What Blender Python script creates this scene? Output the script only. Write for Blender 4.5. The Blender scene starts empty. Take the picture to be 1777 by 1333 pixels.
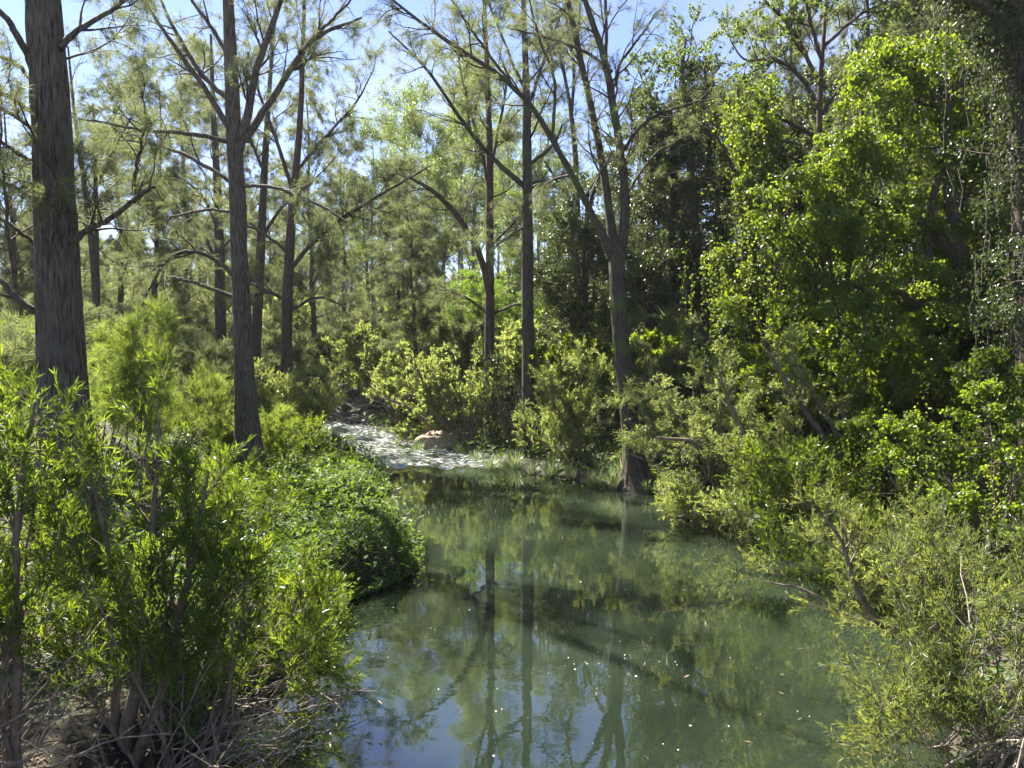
import bpy, math, random
import numpy as np
from mathutils import Vector

# ------------------------------------------------------------------ camera, sky, sun
S = bpy.context.scene
C = S.collection
CAM_H, PITCH, FPX = 3.5, 3.0, 1269.0          # metres above water, degrees down, focal length in photo pixels
IMG_W, IMG_H = 1777.0, 1333.0
cd = bpy.data.cameras.new('camera'); cam = bpy.data.objects.new('camera', cd); C.objects.link(cam)
cam.location = (0, 0, CAM_H); cam.rotation_euler = (math.radians(90 - PITCH), 0, 0)
cd.sensor_width = 36.0; cd.lens = 36.0 * FPX / IMG_W; cd.clip_start = 0.05; cd.clip_end = 3000
S.camera = cam

SUN_EL, SUN_AZ = 50.0, -42.0                   # azimuth from +Y towards +X
w = bpy.data.worlds.new('World'); S.world = w; w.use_nodes = True
nt = w.node_tree; nt.nodes.clear()
out = nt.nodes.new('ShaderNodeOutputWorld'); bg = nt.nodes.new('ShaderNodeBackground')
sky = nt.nodes.new('ShaderNodeTexSky'); sky.sky_type = 'NISHITA'; sky.sun_disc = False
sky.sun_elevation = math.radians(SUN_EL); sky.sun_rotation = math.radians(SUN_AZ)
sky.air_density = 1.0; sky.dust_density = 0.1; sky.ozone_density = 2.0; sky.altitude = 2500
tc = nt.nodes.new('ShaderNodeTexCoord'); mp = nt.nodes.new('ShaderNodeMapping')
mp.inputs['Scale'].default_value = (1.4, 1.4, 4.0)
nz = nt.nodes.new('ShaderNodeTexNoise'); nz.inputs['Scale'].default_value = 2.2; nz.inputs['Detail'].default_value = 7
nz.inputs['Roughness'].default_value = 0.55
rp = nt.nodes.new('ShaderNodeValToRGB'); rp.color_ramp.elements[0].position = 0.49; rp.color_ramp.elements[1].position = 0.82
rp.color_ramp.elements[0].color = (0, 0, 0, 1); rp.color_ramp.elements[1].color = (0.75, 0.75, 0.75, 1)
mx = nt.nodes.new('ShaderNodeMix'); mx.data_type = 'RGBA'; mx.inputs[7].default_value = (3.4, 3.5, 3.9, 1)
nt.links.new(tc.outputs['Generated'], mp.inputs['Vector']); nt.links.new(mp.outputs[0], nz.inputs['Vector'])
nt.links.new(nz.outputs['Fac'], rp.inputs[0]); nt.links.new(rp.outputs[0], mx.inputs[0])
ml = nt.nodes.new('ShaderNodeMix'); ml.data_type = 'RGBA'; ml.blend_type = 'MULTIPLY'; ml.inputs[0].default_value = 1.0; ml.inputs[7].default_value = (1.0, 0.90, 1.0, 1)
nt.links.new(sky.outputs[0], ml.inputs[6]); nt.links.new(ml.outputs[2], mx.inputs[6]); nt.links.new(mx.outputs[2], bg.inputs['Color'])
bg.inputs['Strength'].default_value = 0.05; nt.links.new(bg.outputs[0], out.inputs[0])

sl = bpy.data.lights.new('sun', 'SUN'); sun = bpy.data.objects.new('sun', sl); C.objects.link(sun)
sl.energy = 5.0; sl.angle = math.radians(0.5); sl.color = (1.0, 0.94, 0.84)
sd_ = Vector((math.sin(math.radians(SUN_AZ)) * math.cos(math.radians(SUN_EL)),
              math.cos(math.radians(SUN_AZ)) * math.cos(math.radians(SUN_EL)), math.sin(math.radians(SUN_EL))))
sun.rotation_euler = sd_.to_track_quat('Z', 'Y').to_euler()
sun.location = sd_ * 60
S.view_settings.view_transform = 'Standard'; S.view_settings.look = 'None'
S.view_settings.exposure = 2.58; S.view_settings.gamma = 1.0; S.view_settings.use_curve_mapping = False
S.cycles.max_bounces = 8; S.cycles.diffuse_bounces = 5; S.cycles.glossy_bounces = 3; S.cycles.transmission_bounces = 3
S.cycles.use_denoising = True
S.cycles.sample_clamp_indirect = 10.0

# ------------------------------------------------------------------ helpers
cp, sp = math.cos(math.radians(PITCH)), math.sin(math.radians(PITCH))
def ray(u, v):
    x = (u - IMG_W / 2) / FPX; yv = (IMG_H / 2 - v) / FPX
    return np.array([x, cp + yv * sp, -sp + yv * cp])
def PX(u, v, Y):                       # photo pixel at a depth Y (metres ahead)
    d = ray(u, v); return np.array([0, 0, CAM_H]) + d * (Y / d[1])
def GZ(u, v, z=0.0):                   # photo pixel on the level z
    d = ray(u, v); return np.array([0, 0, CAM_H]) + d * ((z - CAM_H) / d[2])
def nrm(a): return a / np.maximum(np.linalg.norm(a, axis=-1, keepdims=True), 1e-9)
DOWN = np.array([0, 0, -1.0])

def mesh(name, V, F, smooth=False, tint=None):
    """V (n,3); F list of integer arrays (m,k)."""
    me = bpy.data.meshes.new(name)
    if isinstance(F, np.ndarray): F = [F]
    F = [f for f in F if len(f)]
    me.vertices.add(len(V)); me.vertices.foreach_set('co', np.asarray(V, np.float32).ravel())
    tot = sum(f.size for f in F); npoly = sum(len(f) for f in F)
    me.loops.add(tot); me.polygons.add(npoly)
    me.loops.foreach_set('vertex_index', np.concatenate([f.ravel() for f in F]).astype(np.int32))
    sizes = np.concatenate([np.full(len(f), f.shape[1]) for f in F])
    me.polygons.foreach_set('loop_start', (np.cumsum(sizes) - sizes).astype(np.int32))
    me.update(calc_edges=True)
    me.polygons.foreach_set('use_smooth', np.full(npoly, smooth))
    if tint is not None:
        a = me.attributes.new('tint', 'FLOAT', 'POINT'); a.data.foreach_set('value', np.asarray(tint, np.float32))
    me.validate(clean_customdata=False) if False else None
    return me
def obj(name, me, mat, parent=None, kind=None):
    o = bpy.data.objects.new(name, me); C.objects.link(o)
    if mat is not None and not me.materials: me.materials.append(mat)
    if parent is not None: o.parent = parent
    if kind: o['kind'] = kind
    return o
def thing(name, label, cat, loc=(0, 0, 0), group=None):
    o = bpy.data.objects.new(name, None); C.objects.link(o); o.location = loc; o.empty_display_size = 0.2
    o['label'] = label; o['category'] = cat
    if group: o['group'] = group
    return o
def copy_thing(root, loc, rotz, scale, label=None, group=None):
    r = root.copy(); C.objects.link(r); r.location = loc; r.rotation_euler = (0, 0, rotz); r.scale = scale
    if label: r['label'] = label
    if group: r['group'] = group
    for ch in list(root.children):
        c = ch.copy(); C.objects.link(c); c.parent = r
    return r

# ---- value noise on a grid, for bark and bumps
def vnoise(x, y, seed=0, perx=None):
    r = np.random.default_rng(seed); T = r.random((256, 256))
    xi = np.floor(x).astype(int); yi = np.floor(y).astype(int); fx = x - xi; fy = y - yi
    fx = fx * fx * (3 - 2 * fx); fy = fy * fy * (3 - 2 * fy)
    m = perx or 256
    a = T[xi % m, yi % 256]; b = T[(xi + 1) % m, yi % 256]; c = T[xi % m, (yi + 1) % 256]; d = T[(xi + 1) % m, (yi + 1) % 256]
    return (a * (1 - fx) + b * fx) * (1 - fy) + (c * (1 - fx) + d * fx) * fy
def sstep(x): x = np.clip(x, 0, 1); return x * x * (3 - 2 * x)

# ---- branches: batches of polylines P (N,k,3) with radii R (N,k)
def resample(pts, k, jitter=0, rng=None):
    p = np.asarray(pts, float)
    for _ in range(2):                                    # corner cutting
        q = np.empty((2 * len(p) - 2 + 2, p.shape[1])); q[0] = p[0]; q[-1] = p[-1]
        q[1:-1:2] = p[:-1] * 0.75 + p[1:] * 0.25; q[2:-1:2] = p[:-1] * 0.25 + p[1:] * 0.75
        p = q
    s = np.concatenate([[0], np.cumsum(np.linalg.norm(np.diff(p[:, :3], axis=0), axis=1))])
    t = np.linspace(0, s[-1], k)
    o = np.stack([np.interp(t, s, p[:, i]) for i in range(p.shape[1])], 1)
    if jitter and rng is not None:
        n = rng.normal(0, jitter, (k, 3)); n[0] = 0; o[:, :3] += n
    return o
def tube(P, R, sides):
    N, k, _ = P.shape
    T = nrm(np.gradient(P, axis=1))
    m = nrm(P[:, -1] - P[:, 0]); ax = np.eye(3)[np.argmin(np.abs(m), axis=1)]
    n1 = nrm(np.cross(T, ax[:, None, :])); n2 = np.cross(T, n1)
    a = np.arange(sides) * 2 * np.pi / sides
    V = P[:, :, None, :] + R[:, :, None, None] * (np.cos(a)[None, None, :, None] * n1[:, :, None, :] + np.sin(a)[None, None, :, None] * n2[:, :, None, :])
    idx = np.arange(N * k * sides).reshape(N, k, sides)
    a0 = idx[:, :-1]; a1 = idx[:, 1:]; b0 = np.roll(a0, -1, 2); b1 = np.roll(a1, -1, 2)
    return V.reshape(-1, 3), np.stack([a0, b0, b1, a1], -1).reshape(-1, 4)
def join(parts):
    Vs, Fs, n = [], {}, 0
    for V, F in parts:
        Vs.append(V); Fs.setdefault(F.shape[1], []).append(F + n); n += len(V)
    return np.concatenate(Vs), [np.concatenate(f) for f in Fs.values()]
def kids(rng, P, R, count, k, length, t=(0.25, 1), angle=(35, 70), wander=0.15, trop=0.0, rr=0.6, rmin=0.003, rmax=9, up=0.0, taper=0.25):
    """grow side branches off every parent."""
    N, kp, _ = P.shape
    cnt = np.full(N, count) if np.isscalar(count) else np.asarray(count)
    pi = np.repeat(np.arange(N), cnt); M = len(pi)
    tt = rng.uniform(t[0], t[1], M) * (kp - 1); i0 = np.minimum(tt.astype(int), kp - 2); f = (tt - i0)[:, None]
    start = P[pi, i0] * (1 - f) + P[pi, i0 + 1] * f; tan = nrm(P[pi, i0 + 1] - P[pi, i0])
    r0 = R[pi, i0] * (1 - f[:, 0]) + R[pi, i0 + 1] * f[:, 0]
    perp = nrm(np.cross(tan, rng.normal(0, 1, (M, 3)))); a = np.radians(rng.uniform(angle[0], angle[1], M))[:, None]
    d = nrm(np.cos(a) * tan + np.sin(a) * perp + np.array([0, 0, up]))
    L = rng.uniform(length[0], length[1], M) if isinstance(length, tuple) else length[pi] * rng.uniform(0.6, 1.1, M)
    L = L * (1.15 - 0.5 * tt / (kp - 1))
    Q = np.empty((M, k, 3)); Q[:, 0] = start
    for j in range(1, k):
        d = nrm(d + rng.normal(0, wander, (M, 3)) + np.array([0, 0, trop]))
        Q[:, j] = Q[:, j - 1] + d * (L / (k - 1))[:, None]
    rb = np.clip(r0 * rr, rmin, rmax)
    RR = rb[:, None] * np.linspace(1, taper, k)[None, :]
    return Q, RR
def anchors(rng, P, n, t=(0.15, 1.0)):
    N, k, _ = P.shape
    pi = np.repeat(np.arange(N), n); tt = rng.uniform(t[0], t[1], len(pi)) * (k - 1)
    i0 = np.minimum(tt.astype(int), k - 2); f = (tt - i0)[:, None]
    return P[pi, i0] * (1 - f) + P[pi, i0 + 1] * f, nrm(P[pi, i0 + 1] - P[pi, i0]), pi

# ---- foliage
def needles(rng, pos, dr, n, L, wd, spread=0.6, droop=0.5, along=0.7, tint=None):
    M = len(pos) * n
    b = np.repeat(pos, n, 0) + rng.normal(0, L * 0.12, (M, 3)); d = nrm(np.repeat(dr, n, 0) * along + rng.normal(0, spread, (M, 3)) + DOWN * droop * rng.uniform(0.2, 1.3, (M, 1)))
    l = L * rng.uniform(0.6, 1.25, (M, 1)); s = nrm(np.cross(d, rng.normal(0, 1, (M, 3)))) * wd * 0.68
    V = np.stack([b - s, b + s, b + d * l + DOWN * l * 0.18 * droop], 1)
    F = np.arange(M * 3).reshape(M, 3)
    t0 = rng.random(len(pos)) if tint is None else tint
    t = np.clip(np.repeat(t0, n) * 0.7 + rng.random(M) * 0.3, 0, 1)
    return V.reshape(-1, 3), F, np.repeat(t, 3)
def leaves(rng, pos, dr, n, L, wd, spread=0.5, droop=0.0, along=0.7, tint=None, jit=0.0, fold=0.25, nup=0.0, nvec=None):
    M = len(pos) * n
    b = np.repeat(pos, n, 0) + (rng.normal(0, jit, (M, 3)) if jit else 0)
    d = nrm(np.repeat(dr, n, 0) * along + rng.normal(0, spread, (M, 3)) + DOWN * droop)
    l = L * rng.uniform(0.6, 1.2, (M, 1)); q = rng.normal(0, 1, (M, 3)) + np.array([0, 0, nup])
    if nvec is not None: q = rng.normal(0, 0.42, (M, 3)) + np.repeat(nvec, n, 0)
    s = nrm(np.cross(d, q)); up = np.cross(s, d); ww = wd * rng.uniform(0.75, 1.2, (M, 1)) * 0.5
    mid = b + d * l * 0.45
    V = np.stack([b, mid + s * ww + up * ww * fold, b + d * l - up * l * 0.06, mid - s * ww + up * ww * fold], 1)
    F = np.arange(M * 4).reshape(M, 4)
    t0 = rng.random(len(pos)) if tint is None else tint
    t = np.clip(np.repeat(t0, n) * 0.65 + rng.random(M) * 0.35, 0, 1)
    return V.reshape(-1, 3), F, np.repeat(t, 4)
def leafmesh(name, parts):
    V, F, T, n = [], [], [], 0
    for v, f, t in parts: V.append(v); F.append(f + n); T.append(t); n += len(v)
    return mesh(name, np.concatenate(V), np.concatenate(F), False, np.concatenate(T))

# ------------------------------------------------------------------ materials
def newmat(name):
    m = bpy.data.materials.new(name); m.use_nodes = True; m.node_tree.nodes.clear(); return m, m.node_tree
def leafmat(name, cols, trans=0.45, gloss=0.35, rough=0.4, tboost=(1.5, 1.45, 0.7)):
    m, t = newmat(name); N = t.nodes; L = t.links
    o = N.new('ShaderNodeOutputMaterial'); at = N.new('ShaderNodeAttribute'); at.attribute_name = 'tint'
    r = N.new('ShaderNodeValToRGB'); e = r.color_ramp.elements
    while len(e) < len(cols): e.new(0.5)
    for i, c in enumerate(cols): e[i].position = i / (len(cols) - 1); e[i].color = (*c, 1)
    L.new(at.outputs['Fac'], r.inputs[0])
    p = N.new('ShaderNodeBsdfPrincipled'); p.inputs['Roughness'].default_value = rough
    p.inputs['Specular IOR Level'].default_value = gloss; L.new(r.outputs[0], p.inputs['Base Color'])
    mu = N.new('ShaderNodeMix'); mu.data_type = 'RGBA'; mu.blend_type = 'MULTIPLY'; mu.inputs[0].default_value = 1
    mu.inputs[7].default_value = (*tboost, 1); L.new(r.outputs[0], mu.inputs[6])
    tr = N.new('ShaderNodeBsdfTranslucent'); L.new(mu.outputs[2], tr.inputs['Color'])
    ms = N.new('ShaderNodeMixShader'); ms.inputs[0].default_value = trans
    L.new(p.outputs[0], ms.inputs[1]); L.new(tr.outputs[0], ms.inputs[2]); L.new(ms.outputs[0], o.inputs[0])
    return m
def barkmat(name, c0, c1, c2=None, sc=(44, 44, 4.2), bump=0.5, moss=None):
    m, t = newmat(name); N = t.nodes; L = t.links
    o = N.new('ShaderNodeOutputMaterial'); tc = N.new('ShaderNodeTexCoord'); mp = N.new('ShaderNodeMapping')
    mp.inputs['Scale'].default_value = sc; L.new(tc.outputs['Object'], mp.inputs[0])
    n = N.new('ShaderNodeTexNoise'); n.inputs['Scale'].default_value = 1; n.inputs['Detail'].default_value = 6; n.inputs['Roughness'].default_value = 0.65
    L.new(mp.outputs[0], n.inputs['Vector'])
    r = N.new('ShaderNodeValToRGB'); e = r.color_ramp.elements; e[0].position = 0.36; e[1].position = 0.68
    e[0].color = (*c0, 1); e[1].color = (*c1, 1); L.new(n.outputs['Fac'], r.inputs[0])
    col = r.outputs[0]
    if c2 is not None:                                    # lichen and moss patches
        n2 = N.new('ShaderNodeTexNoise'); n2.inputs['Scale'].default_value = 1.7; n2.inputs['Detail'].default_value = 5
        L.new(tc.outputs['Object'], n2.inputs['Vector'])
        r2 = N.new('ShaderNodeValToRGB'); r2.color_ramp.elements[0].position = 0.52; r2.color_ramp.elements[1].position = 0.66
        L.new(n2.outputs['Fac'], r2.inputs[0])
        mx = N.new('ShaderNodeMix'); mx.data_type = 'RGBA'; mx.inputs[7].default_value = (*c2, 1)
        L.new(r2.outputs[0], mx.inputs[0]); L.new(col, mx.inputs[6]); col = mx.outputs[2]
    p = N.new('ShaderNodeBsdfPrincipled'); p.inputs['Roughness'].default_value = 0.9; p.inputs['Specular IOR Level'].default_value = 0.2
    L.new(col, p.inputs['Base Color'])
    b = N.new('ShaderNodeBump'); b.inputs['Strength'].default_value = bump; b.inputs['Distance'].default_value = 0.03
    L.new(n.outputs['Fac'], b.inputs['Height']); L.new(b.outputs[0], p.inputs['Normal']); L.new(p.outputs[0], o.inputs[0])
    return m
M = {}
M['bark'] = barkmat('furrowed grey bark', (0.024, 0.019, 0.015), (0.19, 0.155, 0.12), (0.11, 0.10, 0.08), bump=0.9)
M['bark_red'] = barkmat('brown bark', (0.035, 0.025, 0.02), (0.12, 0.09, 0.07), bump=0.7)
M['bark_moss'] = barkmat('mossy grey bark', (0.026, 0.021, 0.017), (0.11, 0.09, 0.07), (0.065, 0.085, 0.03), bump=0.6)
M['bark_pale'] = barkmat('pale smooth bark', (0.20, 0.17, 0.14), (0.42, 0.38, 0.33), (0.14, 0.11, 0.085), sc=(6, 6, 1.2), bump=0.2)
M['twig'] = barkmat('twig bark', (0.03, 0.024, 0.02), (0.10, 0.08, 0.065), sc=(15, 15, 15), bump=0.2)
M['stem'] = barkmat('shrub stem bark', (0.09, 0.07, 0.05), (0.24, 0.19, 0.14), sc=(18, 18, 9), bump=0.3)
M['dead'] = barkmat('bleached dead wood', (0.12, 0.095, 0.075), (0.32, 0.27, 0.22), sc=(18, 18, 9), bump=0.3)
M['needle'] = leafmat('she oak needles', [(0.05, 0.065, 0.032), (0.08, 0.10, 0.048), (0.11, 0.125, 0.062), (0.10, 0.13, 0.045)], 0.5, 0.15, 0.6, (1.9, 1.85, 1.3))
M['needle_y'] = leafmat('young needles', [(0.05, 0.095, 0.02), (0.08, 0.13, 0.028), (0.11, 0.16, 0.04)], 0.5, 0.15, 0.6, (2.9, 2.3, 1.3))
M['lance'] = leafmat('shrub leaves', [(0.022, 0.050, 0.013), (0.035, 0.074, 0.016), (0.052, 0.10, 0.02), (0.08, 0.13, 0.022)], 0.5, 0.5, 0.3, (4.5, 3.1, 0.9))
M['lance_p'] = leafmat('pale shrub leaves', [(0.065, 0.09, 0.035), (0.10, 0.13, 0.05), (0.14, 0.165, 0.07), (0.16, 0.185, 0.07)], 0.5, 0.4, 0.4, (2.55, 2.45, 1.2))
M['lance_g'] = leafmat('grey-green shrub leaves', [(0.035, 0.056, 0.024), (0.055, 0.084, 0.034), (0.08, 0.112, 0.044), (0.11, 0.14, 0.05)], 0.5, 0.4, 0.38, (3.0, 2.4, 1.0))
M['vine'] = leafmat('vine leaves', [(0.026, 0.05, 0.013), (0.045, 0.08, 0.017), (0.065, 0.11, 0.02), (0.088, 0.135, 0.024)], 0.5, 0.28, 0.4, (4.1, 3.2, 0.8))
M['vine_d'] = leafmat('dark vine leaves', [(0.022, 0.036, 0.016), (0.036, 0.055, 0.022), (0.055, 0.08, 0.03)], 0.36, 0.35, 0.4, (2.5, 2.2, 1.0))  # darker version of the vine leaves, deep shadow put into the leaf colour
M['gum'] = leafmat('gum leaves', [(0.05, 0.075, 0.025), (0.075, 0.11, 0.032), (0.105, 0.15, 0.035)], 0.5, 0.35, 0.4, (2.6, 2.4, 1.1))
M['lime'] = leafmat('lime leaves', [(0.06, 0.11, 0.02), (0.08, 0.14, 0.025), (0.11, 0.165, 0.03)], 0.5, 0.3, 0.4, (2.4, 2.2, 0.8))
M['cover'] = leafmat('creeper leaves', [(0.025, 0.058, 0.015), (0.045, 0.095, 0.018), (0.07, 0.13, 0.02)], 0.45, 0.22, 0.5, (3.5, 2.5, 0.8))
M['reed'] = leafmat('reed blades', [(0.055, 0.095, 0.035), (0.10, 0.135, 0.06), (0.25, 0.25, 0.18)], 0.4, 0.5, 0.35, (1.6, 1.6, 1.1))

M['dry'] = leafmat('dry leaves', [(0.13, 0.09, 0.055), (0.20, 0.15, 0.09), (0.27, 0.22, 0.14)], 0.2, 0.3, 0.5, (1.2, 1.1, 0.9))
# ground
m, t = newmat('bank soil'); N, L = t.nodes, t.links
o = N.new('ShaderNodeOutputMaterial'); p = N.new('ShaderNodeBsdfPrincipled'); p.inputs['Roughness'].default_value = 0.95
tc = N.new('ShaderNodeTexCoord'); n = N.new('ShaderNodeTexNoise'); n.inputs['Scale'].default_value = 1.3; n.inputs['Detail'].default_value = 9
L.new(tc.outputs['Object'], n.inputs['Vector'])
r = N.new('ShaderNodeValToRGB'); e = r.color_ramp.elements; e[0].position = 0.35; e[1].position = 0.68
e[0].color = (0.018, 0.014, 0.010, 1); e[1].color = (0.05, 0.075, 0.022, 1); x = e.new(0.5); x.color = (0.034, 0.030, 0.016, 1)
L.new(n.outputs['Fac'], r.inputs[0]); L.new(r.outputs[0], p.inputs['Base Color'])
b = N.new('ShaderNodeBump'); b.inputs['Distance'].default_value = 0.08; L.new(n.outputs['Fac'], b.inputs['Height']); L.new(b.outputs[0], p.inputs['Normal'])
L.new(p.outputs[0], o.inputs[0]); M['soil'] = m
# water: murky green, mirror-like, foam on the riffle
m, t = newmat('creek water'); N, L = t.nodes, t.links
o = N.new('ShaderNodeOutputMaterial'); p = N.new('ShaderNodeBsdfPrincipled')
p.inputs['IOR'].default_value = 2.3; p.subsurface_method = 'BURLEY'; p.inputs['Subsurface Weight'].default_value = 1.0; p.inputs['Subsurface Radius'].default_value = (0.9, 1.0, 0.8); p.inputs['Subsurface Scale'].default_value = 0.5
tc = N.new('ShaderNodeTexCoord')
n0 = N.new('ShaderNodeTexNoise'); n0.inputs['Scale'].default_value = 0.35; n0.inputs['Detail'].default_value = 3; L.new(tc.outputs['Object'], n0.inputs['Vector'])
r0 = N.new('ShaderNodeValToRGB'); e = r0.color_ramp.elements; e[0].position = 0.35; e[1].position = 0.7
e[0].color = (0.007, 0.011, 0.0062, 1); e[1].color = (0.020, 0.029, 0.017, 1); L.new(n0.outputs['Fac'], r0.inputs[0])
fo = N.new('ShaderNodeAttribute'); fo.attribute_name = 'foam'
mp = N.new('ShaderNodeMapping'); mp.inputs['Scale'].default_value = (5.0, 13.0, 3.0); L.new(tc.outputs['Object'], mp.inputs[0])
n1 = N.new('ShaderNodeTexNoise'); n1.inputs['Scale'].default_value = 1.0; n1.inputs['Detail'].default_value = 8; n1.inputs['Roughness'].default_value = 0.7
L.new(mp.outputs[0], n1.inputs['Vector'])
mt = N.new('ShaderNodeMath'); mt.operation = 'MULTIPLY'; L.new(n1.outputs['Fac'], mt.inputs[0]); L.new(fo.outputs['Fac'], mt.inputs[1])
r1 = N.new('ShaderNodeValToRGB'); r1.color_ramp.elements[0].position = 0.46; r1.color_ramp.elements[1].position = 0.78; L.new(mt.outputs[0], r1.inputs[0])
mx = N.new('ShaderNodeMix'); mx.data_type = 'RGBA'; mx.inputs[7].default_value = (0.62, 0.64, 0.66, 1)
L.new(r1.outputs[0], mx.inputs[0]); L.new(r0.outputs[0], mx.inputs[6]); L.new(mx.outputs[2], p.inputs['Base Color'])
rr_ = N.new('ShaderNodeMath'); rr_.operation = 'MULTIPLY_ADD'; rr_.inputs[1].default_value = 0.25; rr_.inputs[2].default_value = 0.02
L.new(r1.outputs[0], rr_.inputs[0]); L.new(rr_.outputs[0], p.inputs['Roughness'])
mp2 = N.new('ShaderNodeMapping'); mp2.inputs['Scale'].default_value = (2.2, 3.2, 1); L.new(tc.outputs['Object'], mp2.inputs[0])
n2 = N.new('ShaderNodeTexNoise'); n2.inputs['Scale'].default_value = 1.0; n2.inputs['Detail'].default_value = 4; L.new(mp2.outputs[0], n2.inputs['Vector'])
n3 = N.new('ShaderNodeTexNoise'); n3.inputs['Scale'].default_value = 0.5; n3.inputs['Detail'].default_value = 1; L.new(tc.outputs['Object'], n3.inputs['Vector'])
st = N.new('ShaderNodeMapRange'); st.inputs[1].default_value = 0.35; st.inputs[2].default_value = 0.65; st.inputs[3].default_value = 0.010; st.inputs[4].default_value = 0.045
L.new(n3.outputs['Fac'], st.inputs[0])
b = N.new('ShaderNodeBump'); b.inputs['Distance'].default_value = 0.06; L.new(st.outputs[0], b.inputs['Strength'])
L.new(n2.outputs['Fac'], b.inputs['Height']); L.new(b.outputs[0], p.inputs['Normal']); L.new(p.outputs[0], o.inputs[0]); M['water'] = m
# rock
M['rock'] = barkmat('mossy sandstone', (0.16, 0.12, 0.08), (0.34, 0.27, 0.19), (0.10, 0.12, 0.035), sc=(5, 5, 9), bump=0.5)

# ------------------------------------------------------------------ terrain and creek
g = lambda u, v: tuple(GZ(u, v)[:2])
POLY = np.array([(-3.4, -8), (-3.2, 2.5), g(300, 1333), g(440, 1230), g(540, 1140), g(590, 1050), g(690, 1010), g(720, 975), g(708, 942),
    g(660, 918), g(600, 898), g(636, 880), g(668, 850), g(650, 820), g(612, 792), g(572, 768), g(550, 752), (-10.5, 35), (-17, 41), (-15, 45), (-7.5, 37),
    g(650, 752), g(745, 772), g(805, 790), g(880, 810), g(955, 824), g(1040, 846), g(1140, 860), g(1240, 885), g(1300, 915),
    (5.7, 12), (5.9, 9.5), (5.0, 7.7), (3.8, 6.3), (3.3, 4.5), (3.3, -8)])
def sdist(x, y):
    """signed distance to the creek edge, positive on land"""
    x = np.asarray(x, float); y = np.asarray(y, float)
    best = np.full(x.shape, 1e9); inside = np.zeros(x.shape, bool)
    A = POLY; B = np.roll(POLY, -1, 0)
    for (ax, ay), (bx, by) in zip(A, B):
        dx, dy = bx - ax, by - ay; tt = np.clip(((x - ax) * dx + (y - ay) * dy) / (dx * dx + dy * dy), 0, 1)
        best = np.minimum(best, np.hypot(x - ax - tt * dx, y - ay - tt * dy))
        c = ((ay > y) != (by > y)) & (x < dx * (y - ay) / (dy if dy else 1e-9) + ax)
        inside ^= c
    return np.where(inside, -best, best)
def height(x, y):
    x = np.asarray(x, float); y = np.asarray(y, float)
    d = sdist(x, y); cx = np.interp(y, [-8, 6, 10, 14, 18, 22, 30, 38, 46], [0.8, 1.4, 1.8, 1.6, 0.2, -2.4, -6.5, -11, -16])
    left = sstep((cx - x) / 0.8 + 0.5)
    n = vnoise(x * 0.9 + 40, y * 0.9 + 40, 3) - 0.5; n2 = vnoise(x * 3.1 + 80, y * 3.1 + 80, 4) - 0.5
    hl = np.interp(y, [-5, 7, 9, 15, 20, 30], [0.45, 0.48, 0.56, 0.55, 0.32, 0.3]) * sstep(d / 0.45) + 1.2 * sstep((d - 2.0) / 4.5) + 0.05 * np.maximum(d - 8, 0)
    hr = 0.22 * sstep(d / 0.5) + 0.9 * sstep((d - 1.0) / 4.0) + 0.20 * np.clip(d - 4, 0, 40) * sstep((x - 1) / 8)
    land = hl * left + hr * (1 - left) + (n * 0.35 + n2 * 0.12) * sstep(d / 1.5)
    far = np.hypot(x, y); land = land + 10 * sstep((far - 70) / 160) + 0.3 * sstep((far - 30) / 30)
    bed = -0.12 - 0.8 * sstep(-d / 1.5)
    return np.where(d > 0, land + 0.0, bed)
def axis(lo, hi, f0, f1, st, grow=1.18, far=600):
    a = list(np.arange(f0, f1, st)); s = st; v = f1
    while v < hi: a.append(v); s *= grow; v += s
    a.append(hi); s = st; v = f0 - st; pre = []
    while v > lo: pre.append(v); s *= grow; v -= s
    pre.append(lo); return np.array(pre[::-1] + a)
gx = axis(-600, 600, -9, 9, 0.18); gy = axis(-60, 700, 2, 32, 0.22)
X, Y = np.meshgrid(gx, gy); Z = height(X, Y)
idx = np.arange(X.size).reshape(X.shape)
F = np.stack([idx[:-1, :-1], idx[:-1, 1:], idx[1:, 1:], idx[1:, :-1]], -1).reshape(-1, 4)
o = obj('ground', mesh('ground', np.stack([X, Y, Z], -1).reshape(-1, 3), F, True), M['soil'], kind='structure')
# water sheet, finer where the riffle breaks
gx = np.concatenate([np.arange(-22, -9, 0.5), np.arange(-9, 7, 0.13), np.arange(7, 9, 0.5)]); gy = np.concatenate([np.arange(-12, 17, 0.5), np.arange(17, 34, 0.08), np.arange(34, 50, 0.5)])
X, Y = np.meshgrid(gx, gy)
rf = sstep((Y - 19.7 - 0.25 * np.sin(X * 1.7)) / 1.0) * sstep((38 - Y) / 5)
rf = rf * sstep((0.8 - X) / 1.5)
z = 0.0
fr = 0.09 * rf + rf * 1.2 * (0.10 * (vnoise(X * 1.6 + 50, Y * 2.4 + 50, 11) - 0.5) + 0.09 * (vnoise(X * 3.9 + 50, Y * 6 + 50, 12) - 0.5) + 0.05 * (vnoise(X * 8 + 90, Y * 11 + 90, 13) - 0.5))
idx = np.arange(X.size).reshape(X.shape)
F = np.stack([idx[:-1, :-1], idx[:-1, 1:], idx[1:, 1:], idx[1:, :-1]], -1).reshape(-1, 4)
me = mesh('creek', np.stack([X, Y, fr], -1).reshape(-1, 3), F, True)
a = me.attributes.new('foam', 'FLOAT', 'POINT'); a.data.foreach_set('value', rf.ravel().astype(np.float32))
obj('creek_water', me, M['water'], kind='structure')
def gh(x, y): return float(height(np.array([x]), np.array([y]))[0])

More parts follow.
